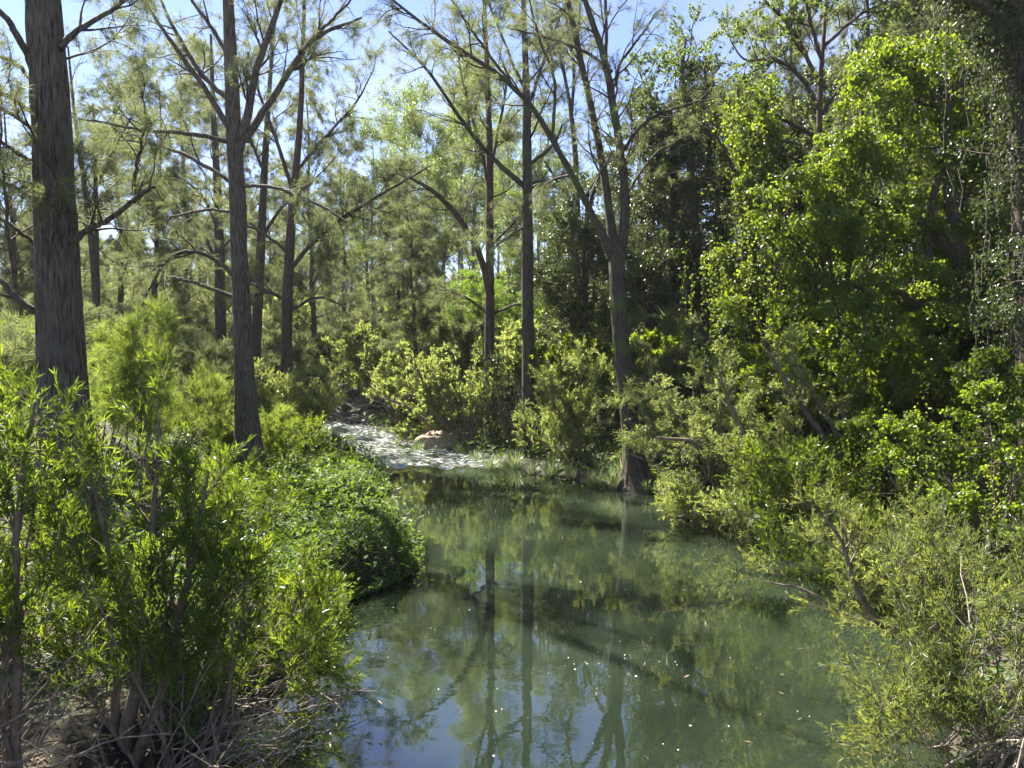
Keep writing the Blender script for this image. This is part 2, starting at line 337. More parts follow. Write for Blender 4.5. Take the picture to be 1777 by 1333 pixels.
# ------------------------------------------------------------------ trees with traced trunks and limbs
def traced(spec, Y, k=14, dy=0.0, rng=None, jit=0.0):
    """spec: (u, v, diameter px) -> points and radii at depth Y, drifting dy metres in depth"""
    n = len(spec); P = []
    for i, s in enumerate(spec):
        yy = Y + dy * i / max(n - 1, 1); q = PX(s[0], s[1], yy); P.append([*q, s[2] * yy / FPX * 0.43])
    r = resample(P, k, jit, rng); return r[:, :3], r[:, 3]
def barktube(P, R, sides=84, rings=170, amp=0.055, seed=1, flare=0.0):
    r = resample(np.concatenate([P, R[:, None]], 1), rings); P, R = r[:, :3], r[:, 3]
    V, F = tube(P[None], np.ones((1, rings)), sides); V = V.reshape(rings, sides, 3)
    th = np.arange(sides)[None, :] / sides; s = np.concatenate([[0], np.cumsum(np.linalg.norm(np.diff(P, axis=0), axis=1))])[:, None]
    k1 = max(12, sides // 3)
    tw = th * k1 + 0.9 * (vnoise(th * 6, s * 1.1, seed, 6) - 0.5)
    n = vnoise(tw, s * 1.6 + 9, seed + 1, k1); rid = 1 - np.abs(2 * n - 1)
    n2 = vnoise(th * 34, s * 4.0, seed + 2, 34) - 0.5; lum = vnoise(th * 4, s * 0.8, seed + 3, 4) - 0.5
    h = s / s[-1]; fl = flare * np.exp(-s / 0.45) * (0.6 + 0.8 * vnoise(th * 6, s * 0, seed + 5, 6))
    rad = R[:, None] * (1 + amp * (rid - 0.55) * 1.5 + amp * 0.8 * n2 + 0.10 * lum) + fl
    V = P[:, None, :] + (V - P[:, None, :]) * rad[..., None]
    return V.reshape(-1, 3), F
def build_tree(name, label, cat, Y, trunks, limbs, seed, bark='bark', twig_cfg=None, leaf='needle', fine=False, flare=0.12, group=None, dens=1.0, trunk_kids=4, limb_len=(1.2, 2.6), sink=True):
    rng = np.random.default_rng(seed)
    cfg = dict(n1=7, l1=(0.7, 1.8), n2=6, l2=(0.3, 0.8), trop1=0.02, trop2=-0.02, tufts=5, per=9, L=0.30, wd=0.011, spread=0.5, droop=0.45, up1=0.1, angle=(30, 65)); cfg.update(twig_cfg or {})
    P0, R0 = traced(trunks[0], Y, 16)
    base = P0[0].copy(); base[2] = gh(base[0], base[1]) - 0.15
    if sink and P0[0][2] > base[2] + 0.1:
        P0 = np.concatenate([base[None], P0]); R0 = np.concatenate([[R0[0] * 1.15], R0])
    root = thing(name, label, cat, tuple(base), group)
    def rel(V): return V - base
    mains = []
    for i, tr in enumerate(trunks):
        P, R = (P0, R0) if i == 0 else traced(tr, Y + 0.5 * i, 16)
        if i and sink and P[0][2] > gh(P[0][0], P[0][1]):
            b2 = P[0].copy(); b2[2] = gh(b2[0], b2[1]) - 0.15; P = np.concatenate([b2[None], P]); R = np.concatenate([[R[0]], R])
        if fine: V, F = barktube(P, R, amp=0.08, seed=seed + i, flare=flare)
        else: V, F = barktube(P, R, 20, 60, 0.05, seed + i, flare)
        obj('trunk', mesh('trunk', rel(V), F, True), M[bark], root)
        r = resample(np.concatenate([P, R[:, None]], 1), 14); mains.append((r[:, :3], r[:, 3], True))
    for l in limbs:
        spec, dy = (l, rng.uniform(-1.5, 1.5)) if not isinstance(l, dict) else (l['p'], l['dy'])
        if len(spec) < 4: pass
        P, R = traced(spec, Y, 14, dy, rng, 0.0)
        P[1:] += np.cumsum(rng.normal(0, 0.012, (13, 3)), 0)
        V, F = tube(resample(P, 28, 0.006, rng)[None], np.interp(np.linspace(0, 1, 28), np.linspace(0, 1, 14), R)[None], 9)
        obj('limb', mesh('limb', rel(V), F, True), M[bark], root); mains.append((P, R, False))
    LP = np.stack([m_[0] for m_ in mains]); LR = np.stack([m_[1] for m_ in mains])
    istr = np.array([m_[2] for m_ in mains])
    parts = []
    K, KR = [LP[~istr]] if (~istr).any() else [], [LR[~istr]] if (~istr).any() else []
    if trunk_kids:
        q, qr = kids(rng, LP[istr], LR[istr], trunk_kids, 14, limb_len, (0.45, 0.98), (35, 75), 0.10, 0.05, 0.3, 0.012, 0.05)
        K.append(q); KR.append(qr); parts.append(tube(q, qr, 6))
    K = np.concatenate(K); KR = np.concatenate(KR)
    ll = np.linalg.norm(np.diff(K, axis=1), axis=2).sum(1)
    n1 = np.maximum(2, (cfg['n1'] * ll / 2.0 * dens)).astype(int)
    q1, r1 = kids(rng, K, KR, n1, 7, cfg['l1'], (0.2, 1), cfg['angle'], 0.16, cfg['trop1'], 0.55, 0.010, 0.03, cfg['up1'])
    parts.append(tube(q1, r1, 3))
    q2, r2 = kids(rng, q1, r1, cfg['n2'], 3, cfg['l2'], (0.2, 1), (25, 60), 0.20, cfg['trop2'], 0.6, 0.0045, 0.012, 0.05)
    parts.append(tube(q2, r2, 3))
    V, F = join(parts); obj('branchwork', mesh('branchwork', rel(V), F, True), M['twig'], root, 'stuff')
    pos, dr, pi = anchors(rng, q2, cfg['tufts'])
    tint = (rng.random(len(q1))[np.repeat(np.arange(len(q1)), cfg['n2'])] * 0.6 + rng.random(len(q2)) * 0.4)[pi]
    fn = leaves if cfg.get('broad') else needles
    lm = leafmesh('foliage', [fn(rng, rel(pos), dr, cfg['per'], cfg['L'], cfg['wd'], cfg['spread'], cfg['droop'], tint=tint)])
    obj('foliage', lm, M[leaf], root, 'stuff')
    return root

build_tree('she_oak_tree', 'thick deeply furrowed grey she-oak trunk rising from the shrubs on the left bank', 'tree', 9.3,
  [[(118, 790, 104), (108, 700, 84), (102, 600, 76), (95, 450, 66), (88, 300, 60), (80, 150, 58), (72, 0, 56), (58, -350, 44), (45, -700, 22)],
   [(138, 760, 46), (130, 600, 34), (122, 400, 28), (112, 200, 24), (104, 60, 16), (100, -20, 8)]],
  [{'p': [(104, 85, 14), (130, 55, 12), (175, 30, 9), (225, -10, 7), (290, -60, 4)], 'dy': 0.8},
   {'p': [(58, 120, 16), (40, 75, 14), (12, 35, 12), (-40, -20, 8), (-100, -80, 4)], 'dy': -.8},
   {'p': [(55, 140, 9), (25, 112, 8), (-30, 85, 6), (-90, 60, 3)], 'dy': .5},
   {'p': [(55, 195, 10), (20, 172, 9), (-30, 150, 7), (-90, 120, 4)], 'dy': -.4},
   {'p': [(58, 225, 9), (20, 198, 8), (-40, 165, 6), (-90, 140, 3)], 'dy': .4},
   {'p': [(60, 285, 9), (20, 252, 8), (-30, 222, 6), (-90, 200, 3)], 'dy': -.9},
   {'p': [(64, 345, 9), (25, 320, 8), (-20, 300, 6), (-80, 270, 3)], 'dy': .3},
   {'p': [(66, 430, 9), (25, 400, 8), (-20, 378, 6), (-80, 350, 3)], 'dy': -.3},
   {'p': [(72, 548, 15), (40, 520, 13), (5, 480, 11), (-40, 450, 8), (-90, 400, 4)], 'dy': -.6},
   {'p': [(28, 500, 9), (22, 450, 8), (12, 400, 7), (5, 330, 6), (0, 240, 4), (-6, 120, 3)], 'dy': -.5},
   {'p': [(122, 420, 14), (150, 395, 12), (195, 368, 11), (232, 335, 10), (254, 318, 7)], 'dy': -.5},
   {'p': [(233, 335, 9), (234, 290, 7), (233, 255, 6), (246, 215, 4), (240, 150, 2)], 'dy': -.6}],
  11, fine=True, trunk_kids=2, limb_len=(2, 3), twig_cfg=dict(n1=7, n2=6, l1=(0.5, 1.1), l2=(0.2, 0.5), L=0.2, wd=0.005, tufts=4, per=11))
build_tree('she_oak_tree', 'dark she-oak with many spreading limbs forking from one trunk behind the left bank shrubs', 'tree', 16,
  [[(432, 770, 50), (425, 690, 38), (420, 560, 34), (416, 450, 32), (412, 330, 31), (406, 240, 30), (401, 120, 24), (396, 0, 21), (390, -220, 14), (386, -430, 5)]],
  [{'p': [(414, 262, 20), (430, 190, 16), (444, 115, 14), (468, 50, 12), (490, -10, 9), (520, -120, 4)], 'dy': -.7},
   {'p': [(424, 245, 17), (470, 172, 13), (520, 92, 11), (560, 58, 8), (628, 28, 4)], 'dy': .8},
   {'p': [(520, 92, 9), (545, 62, 7), (590, 15, 5), (640, -40, 3)], 'dy': .9},
   {'p': [(403, 232, 14), (366, 172, 11), (328, 112, 9), (290, 60, 8), (250, 0, 6), (210, -70, 3)], 'dy': -1},
   {'p': [(402, 178, 11), (348, 132, 9), (312, 72, 8), (282, 18, 6), (260, -50, 3)], 'dy': 1},
   {'p': [(405, 250, 11), (362, 236, 9), (310, 231, 8), (250, 226, 6), (190, 210, 5), (120, 200, 3)], 'dy': -1.2},
   {'p': [(408, 322, 9), (352, 286, 8), (302, 258, 7), (262, 248, 5), (220, 240, 3)], 'dy': .6},
   {'p': [(410, 482, 10), (372, 452, 9), (332, 436, 8), (292, 447, 7), (260, 482, 6), (232, 545, 4)], 'dy': -.8},
   {'p': [(410, 518, 9), (352, 492, 7), (302, 482, 6), (262, 478, 4)], 'dy': .4},
   {'p': [(420, 322, 8), (480, 324, 7), (540, 348, 6), (600, 380, 4)], 'dy': -1},
   {'p': [(409, 366, 7), (350, 366, 6), (290, 380, 4)], 'dy': .8},
   {'p': [(398, 100, 9), (370, 50, 8), (330, -10, 6), (300, -80, 3)], 'dy': .8}],
  12, fine=True, trunk_kids=2, limb_len=(2.0, 3.5), dens=1.0, twig_cfg=dict(n1=5, n2=6, tufts=4, per=10, L=0.2, wd=0.0055))
build_tree('she_oak_tree', 'slim she-oak trunk standing at the edge of the riffle, on its left bank', 'tree', 24,
  [[(496, 760, 27), (497, 640, 21), (499, 480, 20), (508, 350, 16), (520, 230, 12), (525, 120, 9), (528, 0, 7), (530, -120, 3)]],
  [{'p': [(501, 472, 10), (540, 420, 8), (600, 374, 7), (660, 336, 5), (740, 290, 3)], 'dy': -1.5},
   {'p': [(498, 522, 8), (456, 503, 6), (420, 490, 4)], 'dy': 1},
   {'p': [(499, 542, 7), (540, 518, 6), (565, 515, 5), (600, 532, 3)], 'dy': -.6},
   {'p': [(508, 330, 9), (480, 240, 7), (450, 160, 5), (430, 90, 3)], 'dy': 1},
   {'p': [(512, 300, 7), (560, 240, 6), (620, 180, 4), (650, 120, 2)], 'dy': .6},
   {'p': [(500, 440, 7), (450, 400, 5), (410, 390, 3)], 'dy': -1}],
  13, bark='bark_red', trunk_kids=6, limb_len=(1.6, 3.4), twig_cfg=dict(n1=6, tufts=4, per=10, L=0.26, wd=0.009))
build_tree('she_oak_tree', 'brown slim trunk just right of the many-limbed she-oak, deeper in the forest', 'tree', 27,
  [[(438, 720, 24), (444, 600, 20), (449, 500, 18), (455, 380, 16), (461, 250, 12), (470, 120, 8), (478, 0, 5)]],
  [[(452, 420, 8), (480, 360, 6), (520, 330, 3)], [(458, 300, 7), (430, 230, 5), (400, 180, 3)]],
  14, bark='bark_red', trunk_kids=7, limb_len=(1.6, 3.2), twig_cfg=dict(n1=5, tufts=4, per=10, L=0.28, wd=0.010))
build_tree('she_oak_tree', 'greyish trunk half hidden just left of the many-limbed she-oak', 'tree', 28,
  [[(384, 720, 26), (383, 600, 22), (382, 480, 20), (378, 330, 16), (370, 200, 10), (366, 60, 5)]],
  [[(382, 470, 9), (350, 400, 7), (320, 370, 4)], [(380, 400, 8), (350, 330, 6), (300, 300, 3)]],
  15, bark='bark_moss', trunk_kids=8, limb_len=(1.6, 3.2), twig_cfg=dict(n1=5, tufts=4, per=10, L=0.28, wd=0.010))
build_tree('she_oak_tree', 'twin thin grey stems rising between the thick furrowed trunk and the many-limbed she-oak', 'tree', 24,
  [[(168, 640, 16), (166, 480, 13), (148, 330, 10), (130, 210, 7), (118, 80, 3)], [(170, 640, 12), (168, 480, 10), (166, 300, 8), (162, 180, 4)]],
  [[(152, 360, 6), (190, 270, 5), (230, 200, 3)], [(166, 420, 6), (120, 340, 4), (80, 300, 2)]],
  16, bark='bark_moss', trunk_kids=5, limb_len=(1.6, 3.0), twig_cfg=dict(n1=6, tufts=4, per=10, L=0.26, wd=0.009))
build_tree('she_oak_tree', 'brown she-oak with a mossy arching limb, growing behind the boulder at the riffle', 'tree', 24.5,
  [[(854, 785, 32), (850, 700, 23), (849, 600, 20), (850, 480, 18), (850, 350, 15), (850, 240, 13), (845, 120, 10), (840, 0, 7), (838, -140, 3)]],
  [{'p': [(847, 505, 14), (838, 450, 13), (814, 400, 12), (780, 356, 11), (740, 320, 8), (690, 300, 4)], 'dy': -1},
   {'p': [(850, 300, 7), (868, 220, 6), (880, 130, 4)], 'dy': 1}, {'p': [(850, 340, 7), (830, 230, 6), (800, 120, 4), (790, 40, 2)], 'dy': -.8},
   {'p': [(845, 542, 6), (802, 512, 5), (762, 504, 3)], 'dy': -.5}, {'p': [(853, 545, 6), (885, 528, 5), (915, 525, 3)], 'dy': -.3},
   {'p': [(850, 430, 6), (880, 400, 5), (905, 370, 3)], 'dy': .5}],
  17, bark='bark_red', trunk_kids=8, limb_len=(1.6, 3.2), twig_cfg=dict(n1=6, tufts=4, per=10, L=0.26, wd=0.009))
build_tree('she_oak_tree', 'tall straight grey-green trunk on the reedy bank beside the brown she-oak', 'tree', 22.8,
  [[(924, 800, 40), (919, 720, 29), (916, 600, 25), (915, 450, 23), (915, 320, 20), (914, 200, 16), (912, 100, 12), (908, 0, 10), (905, -180, 4)]],
  [{'p': [(912, 325, 12), (870, 290, 10), (830, 250, 9), (800, 215, 8), (748, 130, 6), (672, 58, 3)], 'dy': -1},
   {'p': [(917, 286, 8), (945, 266, 7), (962, 248, 5), (975, 215, 3)], 'dy': -.5},
   {'p': [(914, 190, 8), (940, 110, 6), (975, 20, 4)], 'dy': .8}, {'p': [(913, 160, 7), (880, 90, 5), (850, 10, 3)], 'dy': .8},
   {'p': [(915, 390, 6), (870, 420, 4), (855, 440, 2)], 'dy': -.3}, {'p': [(916, 320, 6), (960, 310, 4), (985, 310, 2)], 'dy': .6}],
  18, bark='bark_moss', trunk_kids=6, limb_len=(1.6, 3.0), twig_cfg=dict(n1=6, tufts=4, per=10, L=0.25, wd=0.008))
build_tree('she_oak_tree', 'buttressed she-oak at the water edge forking into three long limbs', 'tree', 17.6,
  [[(1108, 860, 62), (1098, 780, 36), (1086, 680, 33), (1077, 580, 31), (1071, 490, 31), (1070, 435, 32), (1072, 412, 16)]],
  [{'p': [(1066, 455, 20), (1030, 370, 14), (985, 290, 11), (950, 230, 11), (915, 172, 10), (860, 125, 8), (790, 80, 8), (720, 35, 6), (650, -30, 3)], 'dy': -1.2},
   {'p': [(1068, 450, 22), (1058, 350, 17), (1040, 240, 15), (1020, 150, 13), (1005, 80, 13), (985, 0, 11), (955, -130, 5)], 'dy': .8},
   {'p': [(1074, 450, 24), (1087, 380, 19), (1083, 300, 16), (1070, 200, 15), (1055, 110, 14), (1030, 40, 12), (1000, -60, 8), (980, -180, 4)], 'dy': -.8},
   {'p': [(1050, 110, 8), (1052, 40, 7), (1050, -40, 5), (1055, -140, 3)], 'dy': .4},
   {'p': [(1082, 262, 8), (1112, 216, 7), (1150, 195, 6), (1240, 176, 3)], 'dy': -1},
   {'p': [(1068, 150, 7), (1075, 110, 6), (1110, 75, 5), (1150, 20, 3)], 'dy': -.5},
   {'p': [(1062, 125, 7), (1020, 85, 6), (950, 60, 5), (880, 40, 3)], 'dy': .6},
   {'p': [(1085, 340, 6), (1130, 270, 4), (1170, 240, 2)], 'dy': .6},
   {'p': [(958, 240, 8), (965, 150, 6), (930, 70, 5), (915, 0, 3)], 'dy': -.8},
   {'p': [(890, 150, 6), (820, 60, 5), (780, 0, 3)], 'dy': -.8}],
  19, bark='bark_moss', fine=True, flare=0.18, trunk_kids=0, twig_cfg=dict(n1=5, n2=6, tufts=3, per=11, L=0.2, wd=0.006))
build_tree('she_oak_tree', 'thin forked trunk against the sky just left of the three-limbed tree', 'tree', 30,
  [[(1004, 640, 16), (1003, 500, 13), (1002, 380, 12), (1000, 275, 11), (992, 205, 10), (988, 170, 6)]],
  [{'p': [(992, 205, 8), (984, 150, 7), (966, 70, 6), (942, 0, 4), (930, -60, 2)], 'dy': .6}, {'p': [(992, 200, 7), (996, 120, 6), (984, 40, 5), (975, -30, 3)], 'dy': -.6},
   {'p': [(1000, 300, 5), (975, 270, 4), (960, 230, 2)], 'dy': .5}],
  20, bark='bark_red', trunk_kids=0, twig_cfg=dict(n1=7, tufts=3, per=8, L=0.26, wd=0.010))

# ------------------------------------------------------------------ leafy clumps and hanging vines
def clump_leaves(rng, cen, rad, per, L, wd, sub=9, squash=0.8, droop=0.5):
    """leaves gathered in small tufts round each clump's shell"""
    cen = np.asarray(cen, float); rad = np.asarray(rad, float); out_ = []
    ns = np.maximum(4, (sub * (rad / rad.mean()) ** 1.5)).astype(int); ci = np.repeat(np.arange(len(cen)), ns)
    d = nrm(rng.normal(0, 1, (len(ci), 3)) + np.array([0, 0, 0.45])); rr = rad[ci] * rng.uniform(0.62, 1.05, len(ci))
    sc_ = cen[ci] + d * rr[:, None] * np.array([1, 1, squash]); sr = rad[ci] * rng.uniform(0.18, 0.34, len(ci))
    n = np.maximum(12, per * (sr / 0.3) ** 2 * rng.uniform(0.6, 1.4, len(ci))).astype(int); si = np.repeat(np.arange(len(ci)), n)
    ld = nrm(rng.normal(0, 1, (len(si), 3))); rq = sr[si] * rng.uniform(0.3, 1.15, len(si)) ** 0.7
    pos = sc_[si] + ld * rq[:, None] * np.array([1.15, 1.15, 0.75])
    nv = nrm(ld * 0.8 + d[si] * 0.7 + np.array([0, 0, 0.35])); dr = nrm(rng.normal(0, 0.7, nv.shape) + DOWN * 0.9)
    tint = (rng.random(len(cen))[ci] * 0.35 + rng.random(len(ci)) * 0.65)[si]
    return leaves(rng, pos, dr, 1, L, wd, 0.25, 0.0, tint=tint, nvec=nv)
def curtain_leaves(rng, top, length, step, L, wd, sway=0.05):
    """leaves strung down hanging vine strands"""
    n = np.maximum(4, (length / step)).astype(int); si = np.repeat(np.arange(len(top)), n)
    fr_ = np.concatenate([np.linspace(0, 1, k) for k in n])
    ph = rng.uniform(0, 6.28, (len(top), 2))[si]
    off = np.stack([np.sin(fr_ * 5 + ph[:, 0]), np.cos(fr_ * 4 + ph[:, 1]), np.zeros(len(si))], 1) * sway * (0.3 + fr_[:, None])
    pos = top[si] + off + DOWN * (fr_ * length[si])[:, None] + rng.normal(0, 0.05, (len(si), 3))
    dr = nrm(rng.normal(0, 0.7, (len(si), 3)) + DOWN * 0.8)
    return leaves(rng, pos, dr, 1, L, wd, 0.35, 0.2, tint=rng.random(len(top))[si], nup=0.3)
def vine_tree(name, label, Y, trunks, limbs, clumps, seed, leaf='vine', per=330, L=0.10, wd=0.075, ncurt=120, bark='bark_moss', cl=(0.6, 2.4), sub=9, group=None, sprays=3):
    rng = np.random.default_rng(seed)
    P0, R0 = traced(trunks[0], Y, 16); base = P0[0].copy(); base[2] = gh(base[0], base[1]) - 0.15
    root = thing(name, label, 'tree', tuple(base), group); lines = []
    for i, tr in enumerate(trunks):
        P, R = traced(tr, Y, 16); b2 = P[0].copy(); b2[2] = gh(b2[0], b2[1]) - 0.15
        if P[0][2] > b2[2]: P = np.concatenate([b2[None], P]); R = np.concatenate([[R[0] * 1.2], R])
        V, F = barktube(P, R, 18, 60, 0.06, seed + i, 0.08); obj('trunk', mesh('trunk', V - base, F, True), M[bark], root)
        r = resample(np.concatenate([P, R[:, None]], 1), 14); lines.append((r[:, :3], r[:, 3]))
    for l in limbs:
        P, R = traced(l, Y, 14, rng.uniform(-1, 1)); V, F = tube(resample(P, 24, 0.012, rng)[None], np.interp(np.linspace(0, 1, 24), np.linspace(0, 1, 14), R)[None], 8)
        obj('limb', mesh('limb', V - base, F, True), M[bark], root); lines.append((P, R))
    cen = np.array([PX(c[0], c[1], c[2]) for c in clumps]); rad = np.array([c[3] for c in clumps])
    LP = np.stack([a_ for a_, b_ in lines]); LR = np.stack([b_ for a_, b_ in lines])
    # a branch from the nearest stem into every clump, with side twigs
    allp = LP.reshape(-1, 3); br = []
    for c_ in cen:
        q = allp[np.argmin(np.linalg.norm((allp - c_) * np.array([1, 1, 1.3]) + np.array([0, 0, 0.3]), axis=1))]
        mid = (q + c_) / 2 + rng.normal(0, 0.15, 3) + np.array([0, 0, 0.15]); br.append(resample([q, mid, c_], 9, 0.02, rng))
    br = np.stack(br); brr = np.linspace(0.05, 0.012, 9)[None].repeat(len(br), 0)
    q1, r1 = kids(rng, br, brr, 7, 7, (0.5, 1.3), (0.3, 1), (25, 75), 0.2, 0.0, 0.5, 0.004)
    top = np.concatenate([cen[rng.integers(0, len(cen), ncurt)] + rng.normal(0, 1, (ncurt, 3)) * rad.mean() * np.array([.6, .6, .35])])
    ln = rng.uniform(cl[0], cl[1], ncurt) * rng.uniform(0.4, 1, ncurt)
    ends = top + DOWN * ln[:, None]; cv = np.linspace(top, ends, 5, axis=1); cv[:, 1:] += rng.normal(0, 0.04, (ncurt, 4, 3))
    V, F = join([tube(br, brr, 5), tube(q1, r1, 3), tube(cv, np.full((ncurt, 5), 0.008), 3)])
    obj('branchwork', mesh('branchwork', V - base, F, True), M['twig'], root, 'stuff')
    pos, dr, pi = anchors(rng, q1, 14)
    parts = [clump_leaves(rng, cen - base, rad, per, L, wd, sub), curtain_leaves(rng, top - base, ln, 0.035, L * 0.9, wd * 0.9), leaves(rng, pos - base, dr, sprays, L, wd, 0.6, 0.3, jit=0.12)]
    # leaves climbing the stems
    pos, dr, pi = anchors(rng, LP[:len(trunks)], 500, (0.05, 0.9)); rr = 0.22
    parts.append(leaves(rng, pos - base + nrm(rng.normal(0, 1, pos.shape)) * rr * rng.uniform(.5, 1.4, (len(pos), 1)), nrm(rng.normal(0, 1, pos.shape) + DOWN), 2, L, wd, 0.4, 0.3, jit=0.06))
    obj('foliage', leafmesh('foliage', parts), M[leaf], root, 'stuff')
    return root

rng0 = np.random.default_rng(77)
vine_tree('vine_draped_tree', 'big tree smothered in bright yellow-green vines, with a thick arching limb', 16.5,
  [[(1690, 760, 40), (1680, 600, 34), (1675, 470, 30), (1650, 380, 24), (1640, 250, 18), (1650, 120, 12)], [(1610, 760, 26), (1612, 600, 22), (1605, 450, 18), (1625, 300, 12), (1660, 220, 8)]],
  [[(1672, 460, 30), (1630, 410, 27), (1570, 368, 24), (1510, 345, 18), (1440, 330, 12), (1380, 335, 6)],
   [(1640, 250, 14), (1620, 150, 11), (1580, 108, 9), (1520, 118, 5)], [(1612, 560, 16), (1560, 500, 14), (1500, 490, 9), (1440, 500, 5)]],
  [(1545, 120, 16, 0.8), (1600, 100, 16, 0.7), (1640, 120, 16.5, 0.8), (1500, 170, 15.5, 0.8), (1560, 180, 16.5, 0.9), (1515, 240, 15.5, 0.9), (1580, 250, 17, 1.0),
   (1460, 265, 15.5, 0.55), (1480, 300, 15.8, 0.8), (1430, 320, 15.5, 0.7), (1390, 335, 15.5, 0.65), (1340, 350, 15.8, 0.5), (1325, 390, 15.8, 0.5), (1370, 400, 15.8, 0.6),
   (1420, 390, 15.5, 0.8), (1470, 380, 15.5, 0.8), (1380, 450, 15.5, 0.6), (1440, 460, 15.5, 0.8), (1500, 430, 16, 0.9), (1540, 400, 17, 0.9), (1600, 350, 18, 1.0),
   (1650, 300, 17, 0.9), (1690, 230, 16.5, 0.8), (1700, 330, 17, 0.9), (1660, 420, 18, 1.0), (1700, 470, 17, 1.0), (1560, 480, 16.5, 0.9), (1610, 530, 17, 1.0),
   (1500, 530, 15.5, 0.8), (1430, 530, 15.5, 0.8), (1370, 540, 15.5, 0.6), (1550, 590, 16, 0.9), (1650, 600, 16, 0.9), (1710, 590, 15, 0.9), (1480, 600, 15.5, 0.6),
   (1690, 150, 16, 0.7), (1740, 200, 16, 0.9), (1735, 420, 16, 0.9), (1600, 660, 15.5, 0.8), (1700, 680, 15, 0.8)],
  31, ncurt=150, per=290, cl=(0.8, 2.6), L=0.085, wd=0.066, sprays=1, sub=14)
vine_tree('vine_draped_tree', 'dark vine-hung trunk standing at the far right of the bank', 11,
  [[(1800, 800, 64), (1790, 600, 54), (1782, 400, 48), (1772, 250, 44), (1765, 80, 40), (1760, -60, 34), (1755, -300, 20)]],
  [[(1762, 60, 22), (1720, 15, 16), (1660, -10, 12), (1580, -60, 6)], [(1770, 180, 14), (1800, 120, 10), (1850, 60, 6)]],
  [(1740, 60, 11, .5), (1750, 150, 11, .5), (1735, 250, 11, .35), (1760, 330, 11, .5), (1770, 450, 11, .5), (1765, 540, 11, .5), (1720, 30, 11, .5), (1700, -40, 11, .6), (1640, -60, 11, .7),
   (1790, 40, 11, .6), (1740, 90, 11.5, .4)],
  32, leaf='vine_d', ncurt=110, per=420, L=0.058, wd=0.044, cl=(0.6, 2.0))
# trees behind the right bank: dark, hung with creepers
dark = [  # label, Y, trunk, clumps column extents, seed
 ('dark creeper-hung trunk beside the bright vine-smothered tree', 24, [(1230, 640, 22), (1215, 480, 20), (1200, 330, 16), (1190, 200, 11), (1182, 90, 5)], (1150, 1290, 110, 560), 41, 0.75),
 ('slender tree wrapped in dark creepers right behind the three-limbed tree', 25, [(1135, 640, 20), (1128, 480, 18), (1130, 330, 14), (1135, 220, 9), (1140, 160, 4)], (1085, 1175, 170, 580), 42, 0.55),
 ('low rounded tree of dark leaves between the tall straight trunk and the three-limbed tree', 26, [(1015, 700, 18), (1012, 560, 15), (1015, 430, 12), (1020, 330, 6)], (945, 1065, 300, 600), 43, 0.8),
 ('creeper-covered tree with dark hollows left of the bright vine-smothered tree', 21, [(1310, 660, 24), (1300, 520, 21), (1290, 380, 18), (1285, 250, 12), (1280, 140, 6)], (1240, 1345, 150, 600), 44, 0.7)]
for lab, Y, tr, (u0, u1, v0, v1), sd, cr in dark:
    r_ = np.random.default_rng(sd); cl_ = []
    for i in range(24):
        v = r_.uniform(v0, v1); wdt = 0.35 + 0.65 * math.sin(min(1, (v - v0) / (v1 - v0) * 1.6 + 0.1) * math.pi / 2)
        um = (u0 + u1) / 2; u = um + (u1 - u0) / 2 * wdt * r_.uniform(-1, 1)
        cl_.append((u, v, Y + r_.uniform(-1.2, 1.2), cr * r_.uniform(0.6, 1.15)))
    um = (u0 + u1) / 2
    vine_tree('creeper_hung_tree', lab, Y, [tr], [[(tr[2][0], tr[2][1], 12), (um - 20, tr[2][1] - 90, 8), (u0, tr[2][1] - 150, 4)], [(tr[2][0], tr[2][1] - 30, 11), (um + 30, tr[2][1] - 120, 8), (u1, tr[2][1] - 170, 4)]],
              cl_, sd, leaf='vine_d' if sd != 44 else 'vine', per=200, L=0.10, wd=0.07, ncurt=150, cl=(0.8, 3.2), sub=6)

# sparse-leaved tree spreading against the sky, upper right
build_tree('spreading_tree', 'open-crowned tree with crooked boughs and small leaves above the creeper-hung trees', 'tree', 21,
  [[(1440, 640, 15), (1430, 450, 14), (1425, 300, 12), (1420, 180, 10), (1430, 60, 8), (1440, -80, 4)]],
  [{'p': [(1422, 190, 10), (1380, 120, 8), (1330, 105, 6), (1285, 110, 4), (1260, 70, 2)], 'dy': -1}, {'p': [(1424, 150, 9), (1385, 60, 7), (1340, 10, 5), (1300, -30, 3)], 'dy': .5},
   {'p': [(1425, 240, 9), (1370, 210, 7), (1320, 190, 5), (1290, 200, 3)], 'dy': -1}, {'p': [(1430, 80, 8), (1480, 30, 6), (1540, 0, 4)], 'dy': .6},
   {'p': [(1424, 200, 8), (1480, 120, 6), (1540, 70, 4), (1600, 50, 2)], 'dy': -.6}, {'p': [(1424, 290, 8), (1380, 280, 6), (1330, 260, 4)], 'dy': .5},
   {'p': [(1428, 110, 8), (1400, 20, 6), (1390, -60, 4)], 'dy': -1}],
  33, bark='bark_red', leaf='gum', trunk_kids=4, dens=1.1, twig_cfg=dict(broad=True, n1=7, tufts=5, per=8, L=0.09, wd=0.034, spread=0.7, droop=0.4))
